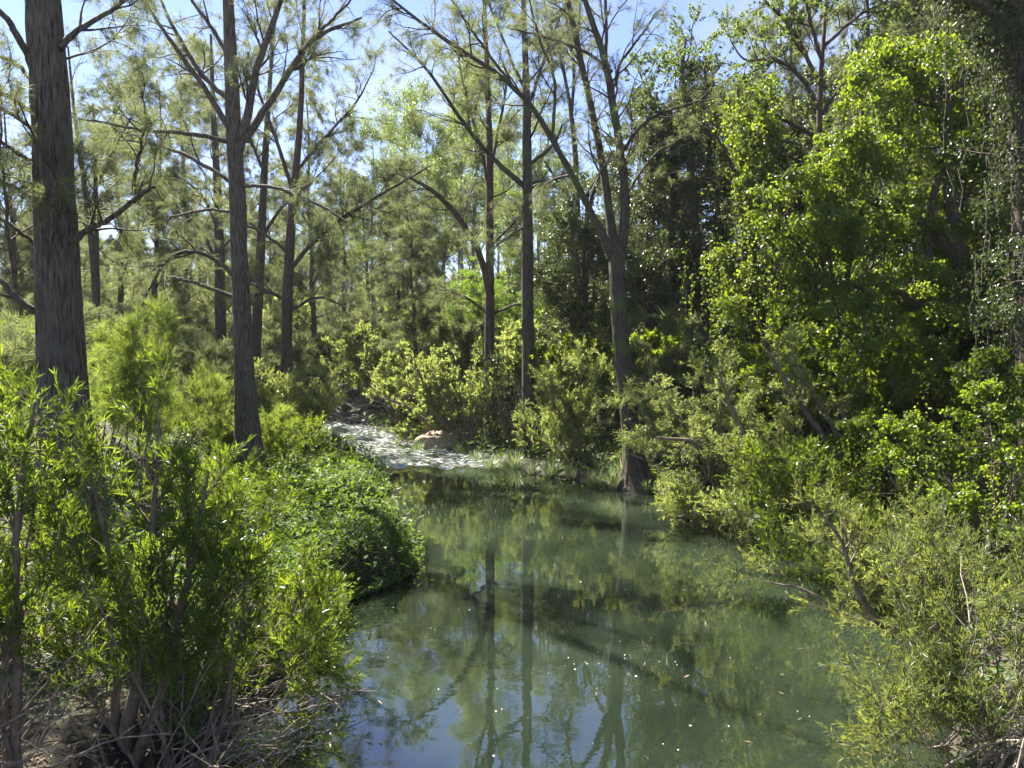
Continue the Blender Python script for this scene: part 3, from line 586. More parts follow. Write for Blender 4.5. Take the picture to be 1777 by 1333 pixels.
build_tree('spreading_tree', 'small feathery tree top poking up beside the blue gap in the forest', 'tree', 25,
  [[(1165, 640, 16), (1165, 400, 15), (1172, 250, 12), (1180, 150, 8), (1190, 70, 4)]],
  [[(1170, 260, 7), (1130, 180, 5), (1115, 130, 3)], [(1176, 200, 7), (1220, 150, 5), (1250, 110, 3)], [(1180, 150, 6), (1200, 90, 4), (1205, 50, 2)], [(1170, 300, 6), (1210, 250, 4), (1250, 220, 2)], [(1168, 300, 6), (1120, 260, 4), (1090, 220, 2)]],
  34, bark='bark_red', leaf='gum', trunk_kids=6, dens=1.3, twig_cfg=dict(broad=True, n1=7, tufts=5, per=7, L=0.10, wd=0.038, spread=0.7, droop=0.5))

# ------------------------------------------------------------------ background forest: a few kinds, copied
def proto(name, kind, seed, H):
    """a whole tree at the origin, height about H"""
    rng = np.random.default_rng(seed); root = thing(name, '', 'tree')
    k = 16; z = np.linspace(-0.3, H, k); wob = np.cumsum(rng.normal(0, 0.055 * H / 14, (k, 2)), 0); wob -= wob[0]
    P = np.stack([wob[:, 0], wob[:, 1], z], 1); r0 = 0.013 * H if kind != 'gum' else 0.010 * H
    R = r0 * (1 - 0.85 * np.linspace(0, 1, k)); bark = {'oak': 'bark_moss', 'gum': 'bark_pale', 'dark': 'bark_moss', 'lime': 'bark_moss'}[kind]
    V, F = barktube(P, R, 10, 40, 0.05, seed, 0.06); obj('trunk', mesh('trunk', V, F, True), M[bark], root)
    Pm, Rm = P[None], R[None]; parts = []
    if kind == 'oak':
        q0, r0_ = kids(rng, Pm, Rm, 28, 9, (1.4, 3.4), (0.22, 0.99), (35, 75), 0.10, 0.045, 0.34, 0.012)
        q1, r1 = kids(rng, q0, r0_, 8, 7, (0.6, 1.3), (0.2, 1), (25, 60), 0.15, 0.02, 0.5, 0.006)
        q2, r2 = kids(rng, q1, r1, 5, 3, (0.3, 0.7), (0.2, 1), (25, 60), 0.2, -0.03, 0.5, 0.004)
        pos, dr, pi = anchors(rng, q2, 3); tint = (np.repeat(rng.random(len(q1)), 5))[pi]
        fo_ = [needles(rng, pos, dr, 9, 0.30, 0.015, 0.5, 0.5, tint=tint)]; leaf = 'needle'
    elif kind == 'gum':
        q0, r0_ = kids(rng, Pm, Rm, 16, 10, (2.0, 4.6), (0.40, 0.98), (20, 45), 0.12, 0.10, 0.45, 0.015)
        q1, r1 = kids(rng, q0, r0_, 9, 7, (0.7, 1.6), (0.35, 1), (25, 60), 0.18, 0.04, 0.5, 0.006)
        q2, r2 = kids(rng, q1, r1, 5, 3, (0.3, 0.8), (0.3, 1), (25, 60), 0.2, -0.06, 0.5, 0.004)
        pos, dr, pi = anchors(rng, q2, 4, (0.4, 1)); tint = (np.repeat(rng.random(len(q1)), 5))[pi]
        fo_ = [leaves(rng, pos, dr, 5, 0.17, 0.055, 0.5, 0.8, tint=tint, jit=0.12)]; leaf = 'gum'
    else:
        q0, r0_ = kids(rng, Pm, Rm, 22, 8, (1.0, 2.6), (0.25, 0.99), (40, 80), 0.12, 0.03, 0.4, 0.012)
        q1, r1 = kids(rng, q0, r0_, 5, 6, (0.5, 1.0), (0.3, 1), (25, 60), 0.18, 0.0, 0.5, 0.006); q2, r2 = q1, r1
        cen = np.concatenate([q0[:, -1], q0[:, 4]]); rad = rng.uniform(0.5, 0.95, len(cen))
        top = cen[rng.integers(0, len(cen), 90)] + rng.normal(0, 0.4, (90, 3)); ln = rng.uniform(0.6, 2.6, 90)
        fo_ = [clump_leaves(rng, cen, rad, 150, 0.13, 0.095, 7) if kind == 'dark' else clump_leaves(rng, cen, rad * 0.8, 230, 0.085, 0.05, 7)]
        if kind == 'dark': fo_.append(curtain_leaves(rng, top, ln, 0.05, 0.12, 0.09))
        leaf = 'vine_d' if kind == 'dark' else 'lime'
    parts = [tube(q0, r0_, 5), tube(q1, r1, 3)] + ([tube(q2, r2, 3)] if q2 is not q1 else [])
    V, F = join(parts); obj('branchwork', mesh('branchwork', V, F, True), M['twig'] if kind != 'gum' else M[bark], root, 'stuff')
    obj('foliage', leafmesh('foliage', fo_), M[leaf], root, 'stuff')
    root['H'] = H
    return root
PROT = {'oak': [proto('forest_she_oak', 'oak', 50 + i, 14) for i in range(3)], 'gum': [proto('forest_gum_tree', 'gum', 60 + i, 16) for i in range(3)],
        'dark': [proto('forest_creeper_tree', 'dark', 70 + i, 12) for i in range(2)], 'lime': [proto('lime_tree', 'lime', 80, 7)]}
def near(u):
    for lim, t_ in [(60, 'left of the thick furrowed trunk'), (290, 'right of the thick furrowed trunk'), (425, 'behind the many-limbed she-oak'), (560, 'behind the slim riffle she-oak'), (680, 'above the heap of dead branches'),
                    (800, 'behind the leaning tree'), (905, 'behind the brown she-oak'), (985, 'behind the tall straight trunk'), (1110, 'behind the three-limbed tree'), (1260, 'behind the creeper-hung trees'), (1420, 'behind the weeping shrubs'),
                    (1620, 'behind the bright vine-smothered tree')]:
        if u < lim: return t_
    return 'behind the vine-hung trunk at the right'
def deep(Y): return 'far back' if Y > 48 else ('well back' if Y > 36 else 'close')
LAB = {'oak': ('feathery grey-green she-oak standing %s %s', 'she-oaks of the forest behind'), 'gum': ('pale-trunked gum with olive leaves standing %s %s', 'pale-trunked gums behind the riffle'),
       'dark': ('dark creeper-draped tree standing %s %s', 'creeper-draped trees on the slope'), 'lime': ('small bright lime-green tree %s %s', 'lime-green trees under the gums')}
def labs(kind, u, Y): return LAB[kind][0] % (deep(Y), near(u)), LAB[kind][1]
used = {}
def place(kind, u, Y, vtop, rg, fat=1.0):
    lst = PROT[kind]; x = PX(u, 600, Y)[0]; z = gh(x, Y); h = max(3.0, PX(u, vtop, Y)[2] - z)
    i = int(rg.integers(0, len(lst))); p_ = lst[i]; s = h / p_['H']; sc_ = (s ** 0.6 * fat, s ** 0.6 * fat, s)
    if (kind, i) not in used:
        used[(kind, i)] = 1; o = p_; o.location = (x, Y, z); o.scale = sc_; o.rotation_euler = (0, 0, rg.uniform(0, 6.28)); o['label'], o['group'] = labs(kind, u, Y)
    else: copy_thing(p_, (x, Y, z), rg.uniform(0, 6.28), sc_, *labs(kind, u, Y))
rg = np.random.default_rng(5)
for u, Y, vt in [(30, 30, 190), (100, 36, 300), (215, 33, 190), (270, 30, 150), (330, 38, 120), (250, 42, 330), (150, 46, 360), (40, 44, 330), (-60, 30, 120), (-150, 34, 150),
                 (420, 40, 260), (545, 38, 170), (600, 44, 280), (350, 52, 340), (470, 50, 330), (640, 52, 330), (560, 58, 380), (-40, 54, 300), (-220, 46, 200), (690, 40, 300), (770, 48, 300), (720, 30, 360), (1370, 30, 0), (1490, 23, -70), (1600, 21, -90), (1330, 34, 60), (1710, 19, -90)]: place('oak', u, Y, vt, rg)
for u, Y, vt in [(655, 44, 250), (700, 48, 190), (735, 42, 240), (760, 55, 290), (805, 46, 150), (830, 40, 180), (880, 50, 250), (790, 60, 300), (690, 62, 260), (940, 46, 240), (600, 60, 330), (980, 56, 300),
                 (530, 64, 330), (860, 64, 260), (1060, 52, 300), (910, 36, 330), (440, 68, 360), (300, 66, 360), (160, 62, 380), (60, 70, 400), (230, 74, 390), (380, 72, 400), (500, 76, 390), (575, 72, 400), (640, 76, 380), (725, 72, 400), (820, 74, 390), (900, 70, 400), (960, 66, 390), (-40, 74, 380)]: place('gum', u, Y, vt, rg)
for u, Y, vt in [(1090, 34, 430), (1170, 36, 400), (1250, 34, 330), (1330, 30, 300), (1390, 27, 230), (1470, 27, 120), (1540, 26, 60), (1620, 24, 0), (1700, 24, -40), (1780, 22, -60), (1860, 20, -40), (1960, 18, -100), (2050, 22, -100),
                 (1440, 34, 200), (1560, 36, 80), (1680, 34, 0), (1040, 40, 400), (1350, 23, 430), (1420, 21, 480), (1210, 27, 450), (1120, 28, 480), (1060, 29, 500), (1260, 26, 470), (1115, 30, 250), (1195, 31, 190), (1262, 29, 180), (1055, 33, 340), (1150, 27, 330), (1320, 25, 260)]: place('dark', u, Y, vt, rg)
for u, Y, vt in [(830, 32, 500), (880, 33, 520), (945, 33, 530), (790, 34, 540), (915, 36, 490)]: place('lime', u, Y, vt, rg)

# ------------------------------------------------------------------ shrubs
def shrub(name, label, x, y, H, spread, seed, stems=9, leaf='lance', lean=(0, 0), cfg=None, traced_stems=(), Yt=None, cat='shrub', group=None, dead=0, z0=None, bark='stem', parted=6):
    rng = np.random.default_rng(seed); z = gh(x, y) if z0 is None else z0; base = np.array([x, y, z])
    c = dict(n1=9, l1=(0.35, 0.8), n2=7, l2=(0.15, 0.4), per=26, L=0.09, wd=0.015, spread=0.42, along=0.9, trop=0.06, needle=False, up=0.25, droop=0.0, r=0.018, t0=0.3, ang=(25, 55)); c.update(cfg or {})
    root = thing(name, label, cat, (x, y, z), group)
    a = rng.uniform(0, 6.28, stems); rad = np.sqrt(rng.uniform(0.05, 1, stems)) * spread
    d = np.stack([np.cos(a) * rad + lean[0], np.sin(a) * rad + lean[1], np.full(stems, H) * rng.uniform(0.65, 1.0, stems)], 1)
    L_ = np.linalg.norm(d, axis=1); dn = nrm(d * np.array([1.25, 1.25, 0.85])); k = 12
    P = np.empty((stems, k, 3)); P[:, 0] = np.stack([np.cos(a), np.sin(a), 0 * a - 1.0], 1) * 0.12
    for j in range(1, k):
        dn = nrm(dn + rng.normal(0, 0.07, (stems, 3)) + np.array([0, 0, c['trop']])); P[:, j] = P[:, j - 1] + dn * (L_ / (k - 1))[:, None]
    R = (c['r'] * rng.uniform(0.7, 1.3, stems) * H / 2.5)[:, None] * np.linspace(1, 0.2, k)[None]
    extra = []
    for sp_ in traced_stems:
        p_, r_ = traced(sp_, Yt or y, k); extra.append((p_ - base, r_))
    if extra: P = np.concatenate([np.stack([e_[0] for e_ in extra]), P]); R = np.concatenate([np.stack([e_[1] for e_ in extra]), R])
    for i in range(min(parted, len(P))):
        V, F = tube(resample(P[i], 22, 0.006, rng)[None], np.interp(np.linspace(0, 1, 22), np.linspace(0, 1, k), R[i])[None], 7); obj('stem', mesh('stem', V, F, True), M[bark], root)
    parts = [tube(P[parted:], R[parted:], 5)] if len(P) > parted else []
    q1, r1 = kids(rng, P, R, c['n1'], 6, c['l1'], (c['t0'], 1), c['ang'], 0.13, c['trop'] * 0.6, 0.55, 0.004, 0.03, c['up'])
    q2, r2 = kids(rng, q1, r1, c['n2'], 3, c['l2'], (0.25, 1), (20, 50), 0.14, c['trop'] * 0.8, 0.6, 0.0025, 0.01, c['up'])
    parts += [tube(q1, r1, 3), tube(q2, r2, 3)]
    V, F = join(parts); obj('branchwork', mesh('branchwork', V, F, True), M[bark], root, 'stuff')
    pos, dr, pi = anchors(rng, q2, c['per'], (0.15, 1.05)); tint = (np.repeat(rng.random(len(q1)) * 0.5, c['n2']) + rng.random(len(q2)) * 0.5)[pi]
    if c['needle']: fo_ = needles(rng, pos, dr, 3, c['L'], c['wd'], c['spread'], c['droop'], c['along'], tint)
    else: fo_ = leaves(rng, pos, dr, 1, c['L'], c['wd'], c['spread'], c['droop'], c['along'], tint)
    obj('foliage', leafmesh('foliage', [fo_]), M[leaf], root, 'stuff')
    if dead:
        a = rng.uniform(-0.5, 1.1, dead); s0 = np.stack([rng.normal(0, 0.2, dead), rng.normal(0, 0.25, dead), rng.uniform(-0.1, 0.25, dead)], 1)
        dd = nrm(np.stack([np.cos(a) * 1.0, rng.normal(0, 0.35, dead), rng.uniform(0.3, 1.5, dead)], 1)); ll = rng.uniform(0.7, 1.8, dead)
        Q = np.empty((dead, 8, 3)); Q[:, 0] = s0
        for j in range(1, 8): dd = nrm(dd + rng.normal(0, 0.2, (dead, 3)) + np.array([0.02, 0, -0.015])); Q[:, j] = Q[:, j - 1] + dd * (ll / 7)[:, None]
        QR = rng.uniform(0.005, 0.015, dead)[:, None] * np.linspace(1, 0.3, 8)[None]
        qq, qr = kids(rng, Q, QR, 6, 5, (0.2, 0.6), (0.3, 0.95), (20, 50), 0.15, 0, 0.6, 0.0025)
        V, F = join([tube(Q, QR, 5), tube(qq, qr, 3)]); dw = obj('dead_branchwork', mesh('dead_branchwork', V, F, True), M['dead'], root, 'stuff'); dw['label'] = 'tangle of bleached leafless twigs at the foot'
    return root

NEAR = dict(n1=10, n2=7, per=18, L=0.088, wd=0.0135)
# left foreground
shrub('bottlebrush_shrub', 'large sunlit narrow-leaved shrub over a tangle of bleached twigs at the water edge', -2.75, 5.7, 2.55, 0.75, 101, 9, 'lance', (0.1, 0), dict(NEAR, t0=0.42),
      [[(205, 1345, 34), (235, 1200, 26), (255, 1060, 20), (262, 930, 14), (275, 800, 7), (272, 700, 3)], [(225, 1345, 26), (290, 1180, 18), (315, 1050, 14), (345, 930, 10), (360, 820, 5)], [(190, 1345, 22), (205, 1190, 18), (200, 1050, 12), (180, 900, 8), (150, 800, 4)]], 5.7, dead=30)
shrub('bottlebrush_shrub', 'shaded blue-green narrow-leaved shrub in front of the thick furrowed trunk', -3.55, 4.9, 2.75, 0.55, 102, 9, 'lance', (-0.1, 0), dict(NEAR, n1=10),
      [[(30, 1340, 22), (30, 1150, 18), (25, 980, 14), (35, 820, 9), (60, 700, 4)]], 4.9, dead=14)
shrub('bottlebrush_shrub', 'spreading narrow-leaved shrub leaning out over the water from the low bank', -2.75, 6.7, 1.15, 0.9, 103, 10, 'lance', (0.6, -0.1), dict(NEAR, n1=10, trop=0.03), dead=20)
shrub('bottlebrush_shrub', 'upright light green shrub between the creeper-covered mound and the many-limbed she-oak', -3.55, 8.6, 1.75, 0.5, 104, 9, 'lance', (0.1, 0), dict(NEAR, n1=9))
shrub('bottlebrush_shrub', 'low dark green shrub at the base of the thick furrowed trunk', -4.9, 7.4, 1.5, 0.9, 105, 9, 'lance', (0, 0), dict(NEAR, n1=9))
# right foreground
RN = dict(NEAR, n1=9, trop=0.02, L=0.075, wd=0.0125)
shrub('riverside_shrub', 'dense fine-leaved shrub leaning over the water above dry tangled roots', 4.45, 6.4, 1.35, 0.75, 111, 10, 'lance_g', (-0.6, 0.1), RN, dead=0)
shrub('riverside_shrub', 'sunlit fine-leaved shrub on the right bank in front of the vine-covered mound', 5.5, 7.8, 1.75, 0.85, 112, 10, 'lance_g', (-0.25, 0.1), RN,
      [[(1625, 1140, 22), (1560, 1100, 18), (1505, 1062, 15), (1475, 1000, 11), (1465, 940, 8), (1425, 890, 4)], [(1610, 1130, 13), (1530, 1085, 10), (1470, 1075, 8), (1400, 1020, 6), (1330, 1010, 3)], [(1640, 1120, 12), (1600, 1060, 10), (1590, 1000, 7), (1540, 930, 4)]], 7.6)
shrub('riverside_shrub', 'drooping low shrub trailing into the creek beneath the sunlit fine-leaved shrub', 3.85, 5.5, 0.75, 0.55, 113, 8, 'lance_g', (-0.5, 0.15), RN, dead=40)
shrub('riverside_shrub', 'yellow-green shrub at the water edge below the leaning grey branches', 5.4, 9.6, 1.3, 0.8, 114, 9, 'lance_p', (-0.45, 0), dict(n1=9, per=20, L=0.09, wd=0.018))
# far bank and right bank, mid distance
MID = dict(n1=9, n2=7, per=14, L=0.12, wd=0.026)
shrub('bank_shrub', 'bright yellow-green shrub with a dark centre left of the three-limbed tree', PX(1005, 600, 20.8)[0], 20.8, 3.5, 1.05, 121, 13, 'lance_p', (0, 0), dict(MID, trop=0.05))
shrub('bank_shrub', 'pale leafy shrub arching low over the reeds at the foot of the tall straight trunk', PX(965, 600, 20.6)[0], 20.6, 1.5, 0.9, 122, 9, 'lance_p', (-0.1, -0.1), MID)
shrub('leaning_tree', 'low leaning tree with yellow-green leaves reaching over the riffle beside the boulder', PX(800, 600, 25.6)[0], 25.6, 3.1, 1.2, 123, 10, 'lance_p', (-1.6, -0.2), dict(MID, per=13, L=0.15, wd=0.05, trop=0.02),
      [[(815, 785, 12), (775, 760, 11), (735, 728, 9), (700, 700, 7), (660, 690, 3)], [(800, 780, 11), (760, 720, 9), (730, 650, 7), (700, 600, 4)], [(770, 755, 9), (720, 745, 7), (690, 760, 3)]], 25.3, 'tree')
shrub('bank_shrub', 'dense yellow-green shrub upstream of the leaning tree, over the far end of the riffle', PX(700, 600, 29.5)[0], 29.5, 4.2, 1.5, 124, 12, 'lance_p', (-0.3, -0.2), dict(MID, per=13, L=0.16, wd=0.055, trop=0.03))
shrub('bank_shrub', 'creeper-draped pale green shrub around the foot of the brown she-oak', PX(812, 600, 24.8)[0], 24.8, 3.6, 0.9, 125, 11, 'lance_p', (0, -0.2), dict(MID, per=13, L=0.13, wd=0.05, trop=-0.02))
shrub('bank_shrub', 'pale feathery shrub behind the leaning tree', PX(740, 600, 31)[0], 31, 5.0, 2.0, 126, 12, 'needle', (0, 0), dict(MID, per=8, needle=True, L=0.34, wd=0.022, droop=0.3))
shrub('bank_shrub', 'pale feathery shrub rising right of the three-limbed tree', PX(1135, 600, 19.5)[0], 19.5, 4.0, 0.9, 127, 11, 'needle', (0, 0), dict(MID, per=8, needle=True, L=0.26, wd=0.015, droop=0.2))
shrub('bank_shrub', 'pale weeping shrub beside the three-limbed tree', PX(1210, 600, 17.0)[0], 17.0, 3.0, 0.95, 128, 13, 'lance_p', (0.0, -0.1), dict(MID, trop=-0.01, droop=0.3, L=0.11, wd=0.022))
shrub('bank_shrub', 'pale weeping shrub with grey leaning stems over the right bank', PX(1290, 600, 14.8)[0], 14.8, 2.9, 1.3, 129, 14, 'lance_p', (-0.5, -0.2), dict(MID, trop=-0.01, droop=0.3, L=0.10, wd=0.02),
      [[(1500, 835, 20), (1420, 812, 17), (1330, 795, 14), (1240, 768, 10), (1140, 758, 5)], [(1460, 800, 14), (1400, 720, 11), (1350, 640, 7), (1320, 590, 4)], [(1310, 795, 11), (1275, 720, 8), (1262, 690, 5), (1240, 620, 3)],
       [(1500, 830, 13), (1440, 730, 10), (1390, 650, 6), (1370, 600, 3)]], 14.2, parted=9)
shrub('bank_shrub', 'low yellow-green shrub dipping twigs into the creek below the weeping shrub', PX(1275, 600, 14.2)[0], 14.2, 1.3, 0.9, 130, 12, 'lance_p', (-0.35, -0.3), dict(MID, L=0.09, wd=0.02, trop=0.0),
      [[(1340, 850, 14), (1280, 875, 11), (1215, 880, 8), (1170, 905, 5), (1150, 890, 3)]], 14.0)
shrub('bank_shrub', 'green shrub half in shade under the bright vine-smothered tree', PX(1400, 600, 13.2)[0], 13.2, 1.7, 1.2, 131, 12, 'lance', (-0.3, -0.2), dict(MID, L=0.09, wd=0.02))
shrub('bank_shrub', 'leafy green shrub at the waterline between the weeping shrub and the vine-covered mound', PX(1450, 600, 11.6)[0], 11.6, 1.3, 1.0, 132, 12, 'lance', (-0.4, -0.2), dict(MID, L=0.085, wd=0.018))
shrub('sapling', 'broad-leaved sapling with a pale thin stem in front of the dark hollow', PX(1415, 600, 16)[0], 16, 3.0, 0.6, 133, 4, 'vine', (0, 0), dict(n1=7, n2=5, per=9, L=0.15, wd=0.06, r=0.02, t0=0.45, ang=(40, 75), droop=0.2), cat='sapling', bark='dead')
shrub('sapling', 'dark-leaved sapling just behind the weeping shrub with grey stems', PX(1330, 600, 16.5)[0], 16.5, 3.6, 0.8, 134, 6, 'vine', (0, 0), dict(n1=8, n2=5, per=9, L=0.13, wd=0.055, r=0.02, t0=0.35, ang=(40, 75), droop=0.2), cat='sapling')
# left bank, behind the foreground
NY = dict(n1=9, n2=7, per=7, needle=True, L=0.17, wd=0.008, spread=0.45, droop=0.05, along=0.8, trop=0.05, up=0.3, ang=(35, 65))
shrub('young_she_oak', 'young bright green she-oak sapling beside the thick furrowed trunk', PX(222, 600, 12.5)[0], 12.5, 3.1, 0.55, 141, 5, 'needle_y', (0, 0), dict(NY, n1=20), cat='sapling')
shrub('young_she_oak', 'feathery yellow-green bush behind the young she-oak sapling', PX(170, 600, 14.5)[0], 14.5, 2.6, 0.9, 142, 9, 'needle_y', (0, 0), dict(NY, n1=12), cat='sapling')
shrub('young_she_oak', 'feathery green bush between the sapling and the many-limbed she-oak', PX(300, 600, 15.5)[0], 15.5, 2.3, 1.0, 143, 9, 'needle_y', (0, 0), dict(NY, n1=12), cat='sapling')
shrub('young_she_oak', 'dull green feathery bush left of the thick furrowed trunk', PX(20, 600, 13)[0], 13, 2.4, 1.0, 144, 9, 'needle', (0, 0), dict(NY, n1=12), cat='sapling')
shrub('young_she_oak', 'dark green feathery bush close behind the many-limbed she-oak', PX(365, 600, 19)[0], 19, 2.6, 1.1, 145, 9, 'needle', (0, 0), dict(NY, n1=12, wd=0.012), cat='sapling')
shrub('bank_shrub', 'pale yellow shrub lit by the sun at the foot of the slim riffle she-oak', PX(525, 600, 22.8)[0], 22.8, 2.9, 1.0, 146, 12, 'lance_p', (0.1, 0), dict(MID, per=12))
shrub('bank_shrub', 'yellow-green shrub between the many-limbed she-oak and the slim riffle she-oak', PX(468, 600, 22)[0], 22, 2.8, 1.0, 147, 12, 'lance_p', (0, 0), dict(MID, per=12))
shrub('bank_shrub', 'grey-green low shrub in the gap below the two brown trunks', PX(440, 600, 17.5)[0], 17.5, 1.3, 0.9, 148, 10, 'needle_y', (0, 0), dict(NY, n1=10, wd=0.011))
shrub('bank_shrub', 'dark low shrub on the far side of the creeper-covered mound', PX(500, 600, 18)[0], 18, 1.1, 0.8, 149, 10, 'lance', (0, 0), dict(MID, L=0.1, per=10))
shrub('bank_shrub', 'feathery shrub in shade far behind the thick furrowed trunk', PX(90, 600, 20)[0], 20, 3.2, 1.4, 150, 10, 'needle', (0, 0), dict(NY, n1=12, wd=0.014, L=0.22))
shrub('bank_shrub', 'feathery shrub catching sun behind the dull green bush', PX(-40, 600, 18)[0], 18, 3.2, 1.4, 151, 10, 'needle_y', (0, 0), dict(NY, n1=12, wd=0.014, L=0.22))
shrub('bank_shrub', 'olive shrub in the clearing behind the young she-oak sapling', PX(270, 600, 24)[0], 24, 3.4, 1.6, 152, 10, 'needle', (0, 0), dict(NY, n1=12, wd=0.018, L=0.26))

# understorey through the background forest
us = {}
for kind, leaf, cfg_, lab, grp in [('a', 'needle', dict(NY, n1=12, wd=0.022, L=0.3), 'grey-green feathery bush in the forest understorey', 'feathery understorey bushes'), ('b', 'lance_p', dict(MID, per=10, L=0.2, wd=0.06), 'sunlit leafy bush in the forest understorey', 'leafy understorey bushes'),
                                   ('c', 'vine', dict(MID, per=10, L=0.18, wd=0.09), 'dark leafy bush in the shaded understorey of the slope', 'shaded understorey bushes')]:
    us[kind] = [shrub('understorey_bush', lab, 0, 40, 3.0, 1.5, 160 + ord(kind), 10, leaf, (0, 0), cfg_, group=grp, z0=0.0), False]
def bush(kind, u, Y, s_):
    x = PX(u, 600, Y)[0]; z = gh(x, Y); src, usd = us[kind]; a_ = rg.uniform(0, 6.28); sc_ = (s_ * rg.uniform(0.9, 1.3), s_ * rg.uniform(0.9, 1.3), s_)
    lb = {'a': 'grey-green feathery bush %s %s', 'b': 'sunlit leafy bush %s %s', 'c': 'dark leafy bush %s %s'}[kind] % (deep(Y), near(u))
    if not usd: src.location = (x, Y, z); src.scale = sc_; src['label'] = lb; us[kind][1] = True
    else: copy_thing(src, (x, Y, z), a_, sc_, lb)
for u, Y, s_ in [(40, 26, 1.1), (150, 28, 1.2), (230, 31, 1.2), (330, 27, 1.0), (380, 34, 1.3), (440, 32, 1.2), (500, 36, 1.4), (90, 36, 1.4), (-60, 26, 1.2), (300, 40, 1.6), (180, 42, 1.6), (560, 42, 1.5), (420, 46, 1.7), (20, 44, 1.7), (620, 48, 1.6), (700, 50, 1.7), (-120, 34, 1.4)]: bush('a', u, Y, s_)
for u, Y, s_ in [(540, 37, 1.1), (600, 40, 1.2), (640, 37, 1.2), (680, 36, 1.3), (760, 37, 1.4), (820, 38, 1.4), (900, 28, 1.1), (870, 34, 1.3), (960, 27, 1.1), (940, 38, 1.4), (740, 44, 1.5), (800, 50, 1.7), (880, 52, 1.8), (580, 54, 1.8), (480, 56, 1.9), (660, 58, 1.9), (340, 56, 1.9), (200, 56, 1.9), (60, 58, 2), (-80, 50, 2), (120, 66, 2.9), (260, 68, 3.0), (400, 66, 2.9), (520, 68, 3.0), (610, 66, 2.9), (700, 68, 3.0), (780, 66, 2.9), (870, 62, 2.8), (950, 60, 2.7), (1020, 50, 2.2), (0, 66, 2.9)]: bush('b', u, Y, s_)
for u, Y, s_ in [(1040, 24, 1.0), (1100, 23, 1.0), (1160, 22, 1.0), (1220, 21.5, 1.0), (1280, 19.5, 0.9), (1350, 19, 1.0), (1420, 18.5, 0.9), (1480, 17, 0.9), (1560, 17, 0.9), (1150, 30, 1.4), (1240, 30, 1.4), (1320, 27, 1.3), (1010, 32, 1.4), (1540, 22, 1.3), (1640, 20, 1.3), (1740, 18, 1.2), (1860, 15, 1.2)]: bush('c', u, Y, s_)

# vine-covered mound on the right bank
def vine_mound(label, cx, cy, cr, Y, seed, leaf='vine', n=16, name='vine_mound'):
    rng = np.random.default_rng(seed); c0 = PX(cx, cy, Y); zg = gh(c0[0], c0[1]); base = np.array([c0[0], c0[1], zg - 0.1])
    root = thing(name, label, 'vines', tuple(base)); H = c0[2] + cr * 0.8 - zg
    cen = []
    for i in range(n):
        a = rng.uniform(0, 6.28); b = rng.uniform(0.05, 1); rr = cr * math.sqrt(1 - (b * 0.9) ** 2) * rng.uniform(0.75, 1); cen.append([math.cos(a) * rr, math.sin(a) * rr, b * H])
    cen = np.array(cen); rad = rng.uniform(0.35, 0.6, n) * cr / 1.3
    br = np.stack([resample([[rng.normal(0, .15), rng.normal(0, .15), -0.1], c * 0.5 + [0, 0, 0.3], c], 9, 0.02, rng) for c in cen])
    brr = np.linspace(0.03, 0.006, 9)[None].repeat(n, 0); q, r = kids(rng, br, brr, 10, 7, (0.4, 1.1), (0.4, 1), (25, 80), 0.25, -0.06, 0.5, 0.004)
    V, F = join([tube(br, brr, 5), tube(q, r, 3)]); obj('branchwork', mesh('branchwork', V, F, True), M['stem'], root, 'stuff')
    top = cen[rng.integers(0, n, 110)] + rng.normal(0, 0.25, (110, 3)); ln = np.minimum(rng.uniform(0.4, 1.6, 110), np.maximum(top[:, 2], 0.2))
    obj('foliage', leafmesh('foliage', [clump_leaves(rng, cen, rad, 520, 0.07, 0.05, 11), curtain_leaves(rng, top, ln, 0.03, 0.065, 0.045)]), M[leaf], root, 'stuff')
    return root
vine_mound('rounded mound of shaded vines under a lit rim on the right bank', 1610, 745, 1.25, 11.8, 201)
vine_mound('smaller vine heap sloping to the right edge behind the fine-leaved shrubs', 1745, 730, 1.0, 10.5, 202)
vine_mound('sunny patch of climbing vines above the leaning grey stems', 1500, 760, 0.7, 13.5, 203, n=12)
vine_mound('dark round clump of creeper between the brown and the grey-green trunks', 878, 625, 0.7, 23.2, 204, 'vine_d', n=10)
vine_mound('creeper-capped stump with a dark trunk behind the weeping shrubs', 1245, 570, 0.5, 18, 205, 'vine_d', n=8)

# ------------------------------------------------------------------ reeds, boulder, brush pile, ground cover
def reed_proto(seed, n=150, L=0.75, dry=0.2):
    rng = np.random.default_rng(seed); a = rng.uniform(0, 6.28, n); out_ = rng.uniform(0.1, 1.0, n)
    b = np.stack([np.cos(a) * 0.13 * rng.random(n), np.sin(a) * 0.13 * rng.random(n), np.zeros(n) - 0.05], 1); l = L * rng.uniform(0.6, 1.15, n)
    ts = np.linspace(0, 1, 5); P = np.empty((n, 5, 3))
    for j, t_ in enumerate(ts):
        hor = out_ * l * (0.25 * t_ + 0.55 * t_ ** 2); P[:, j] = b + np.stack([np.cos(a) * hor, np.sin(a) * hor, l * (t_ - 0.42 * out_ * t_ ** 2.2)], 1)
    s = np.stack([-np.sin(a), np.cos(a), 0 * a], 1); wv = np.array([0.006, 0.008, 0.007, 0.005, 0.001])
    V = np.stack([P - s[:, None] * wv[None, :, None], P + s[:, None] * wv[None, :, None]], 2); idx = np.arange(n * 10).reshape(n, 5, 2)
    F = np.stack([idx[:, :-1, 0], idx[:, :-1, 1], idx[:, 1:, 1], idx[:, 1:, 0]], -1).reshape(-1, 4)
    t_ = np.clip(rng.random(n) * 0.6 + (rng.random(n) < dry) * 0.5, 0, 1); return mesh('blades', V.reshape(-1, 3), F, False, np.repeat(t_, 10))
RP = [reed_proto(301), reed_proto(302, 190, 0.65, 0.45), reed_proto(303, 120, 0.85, 0.1)]
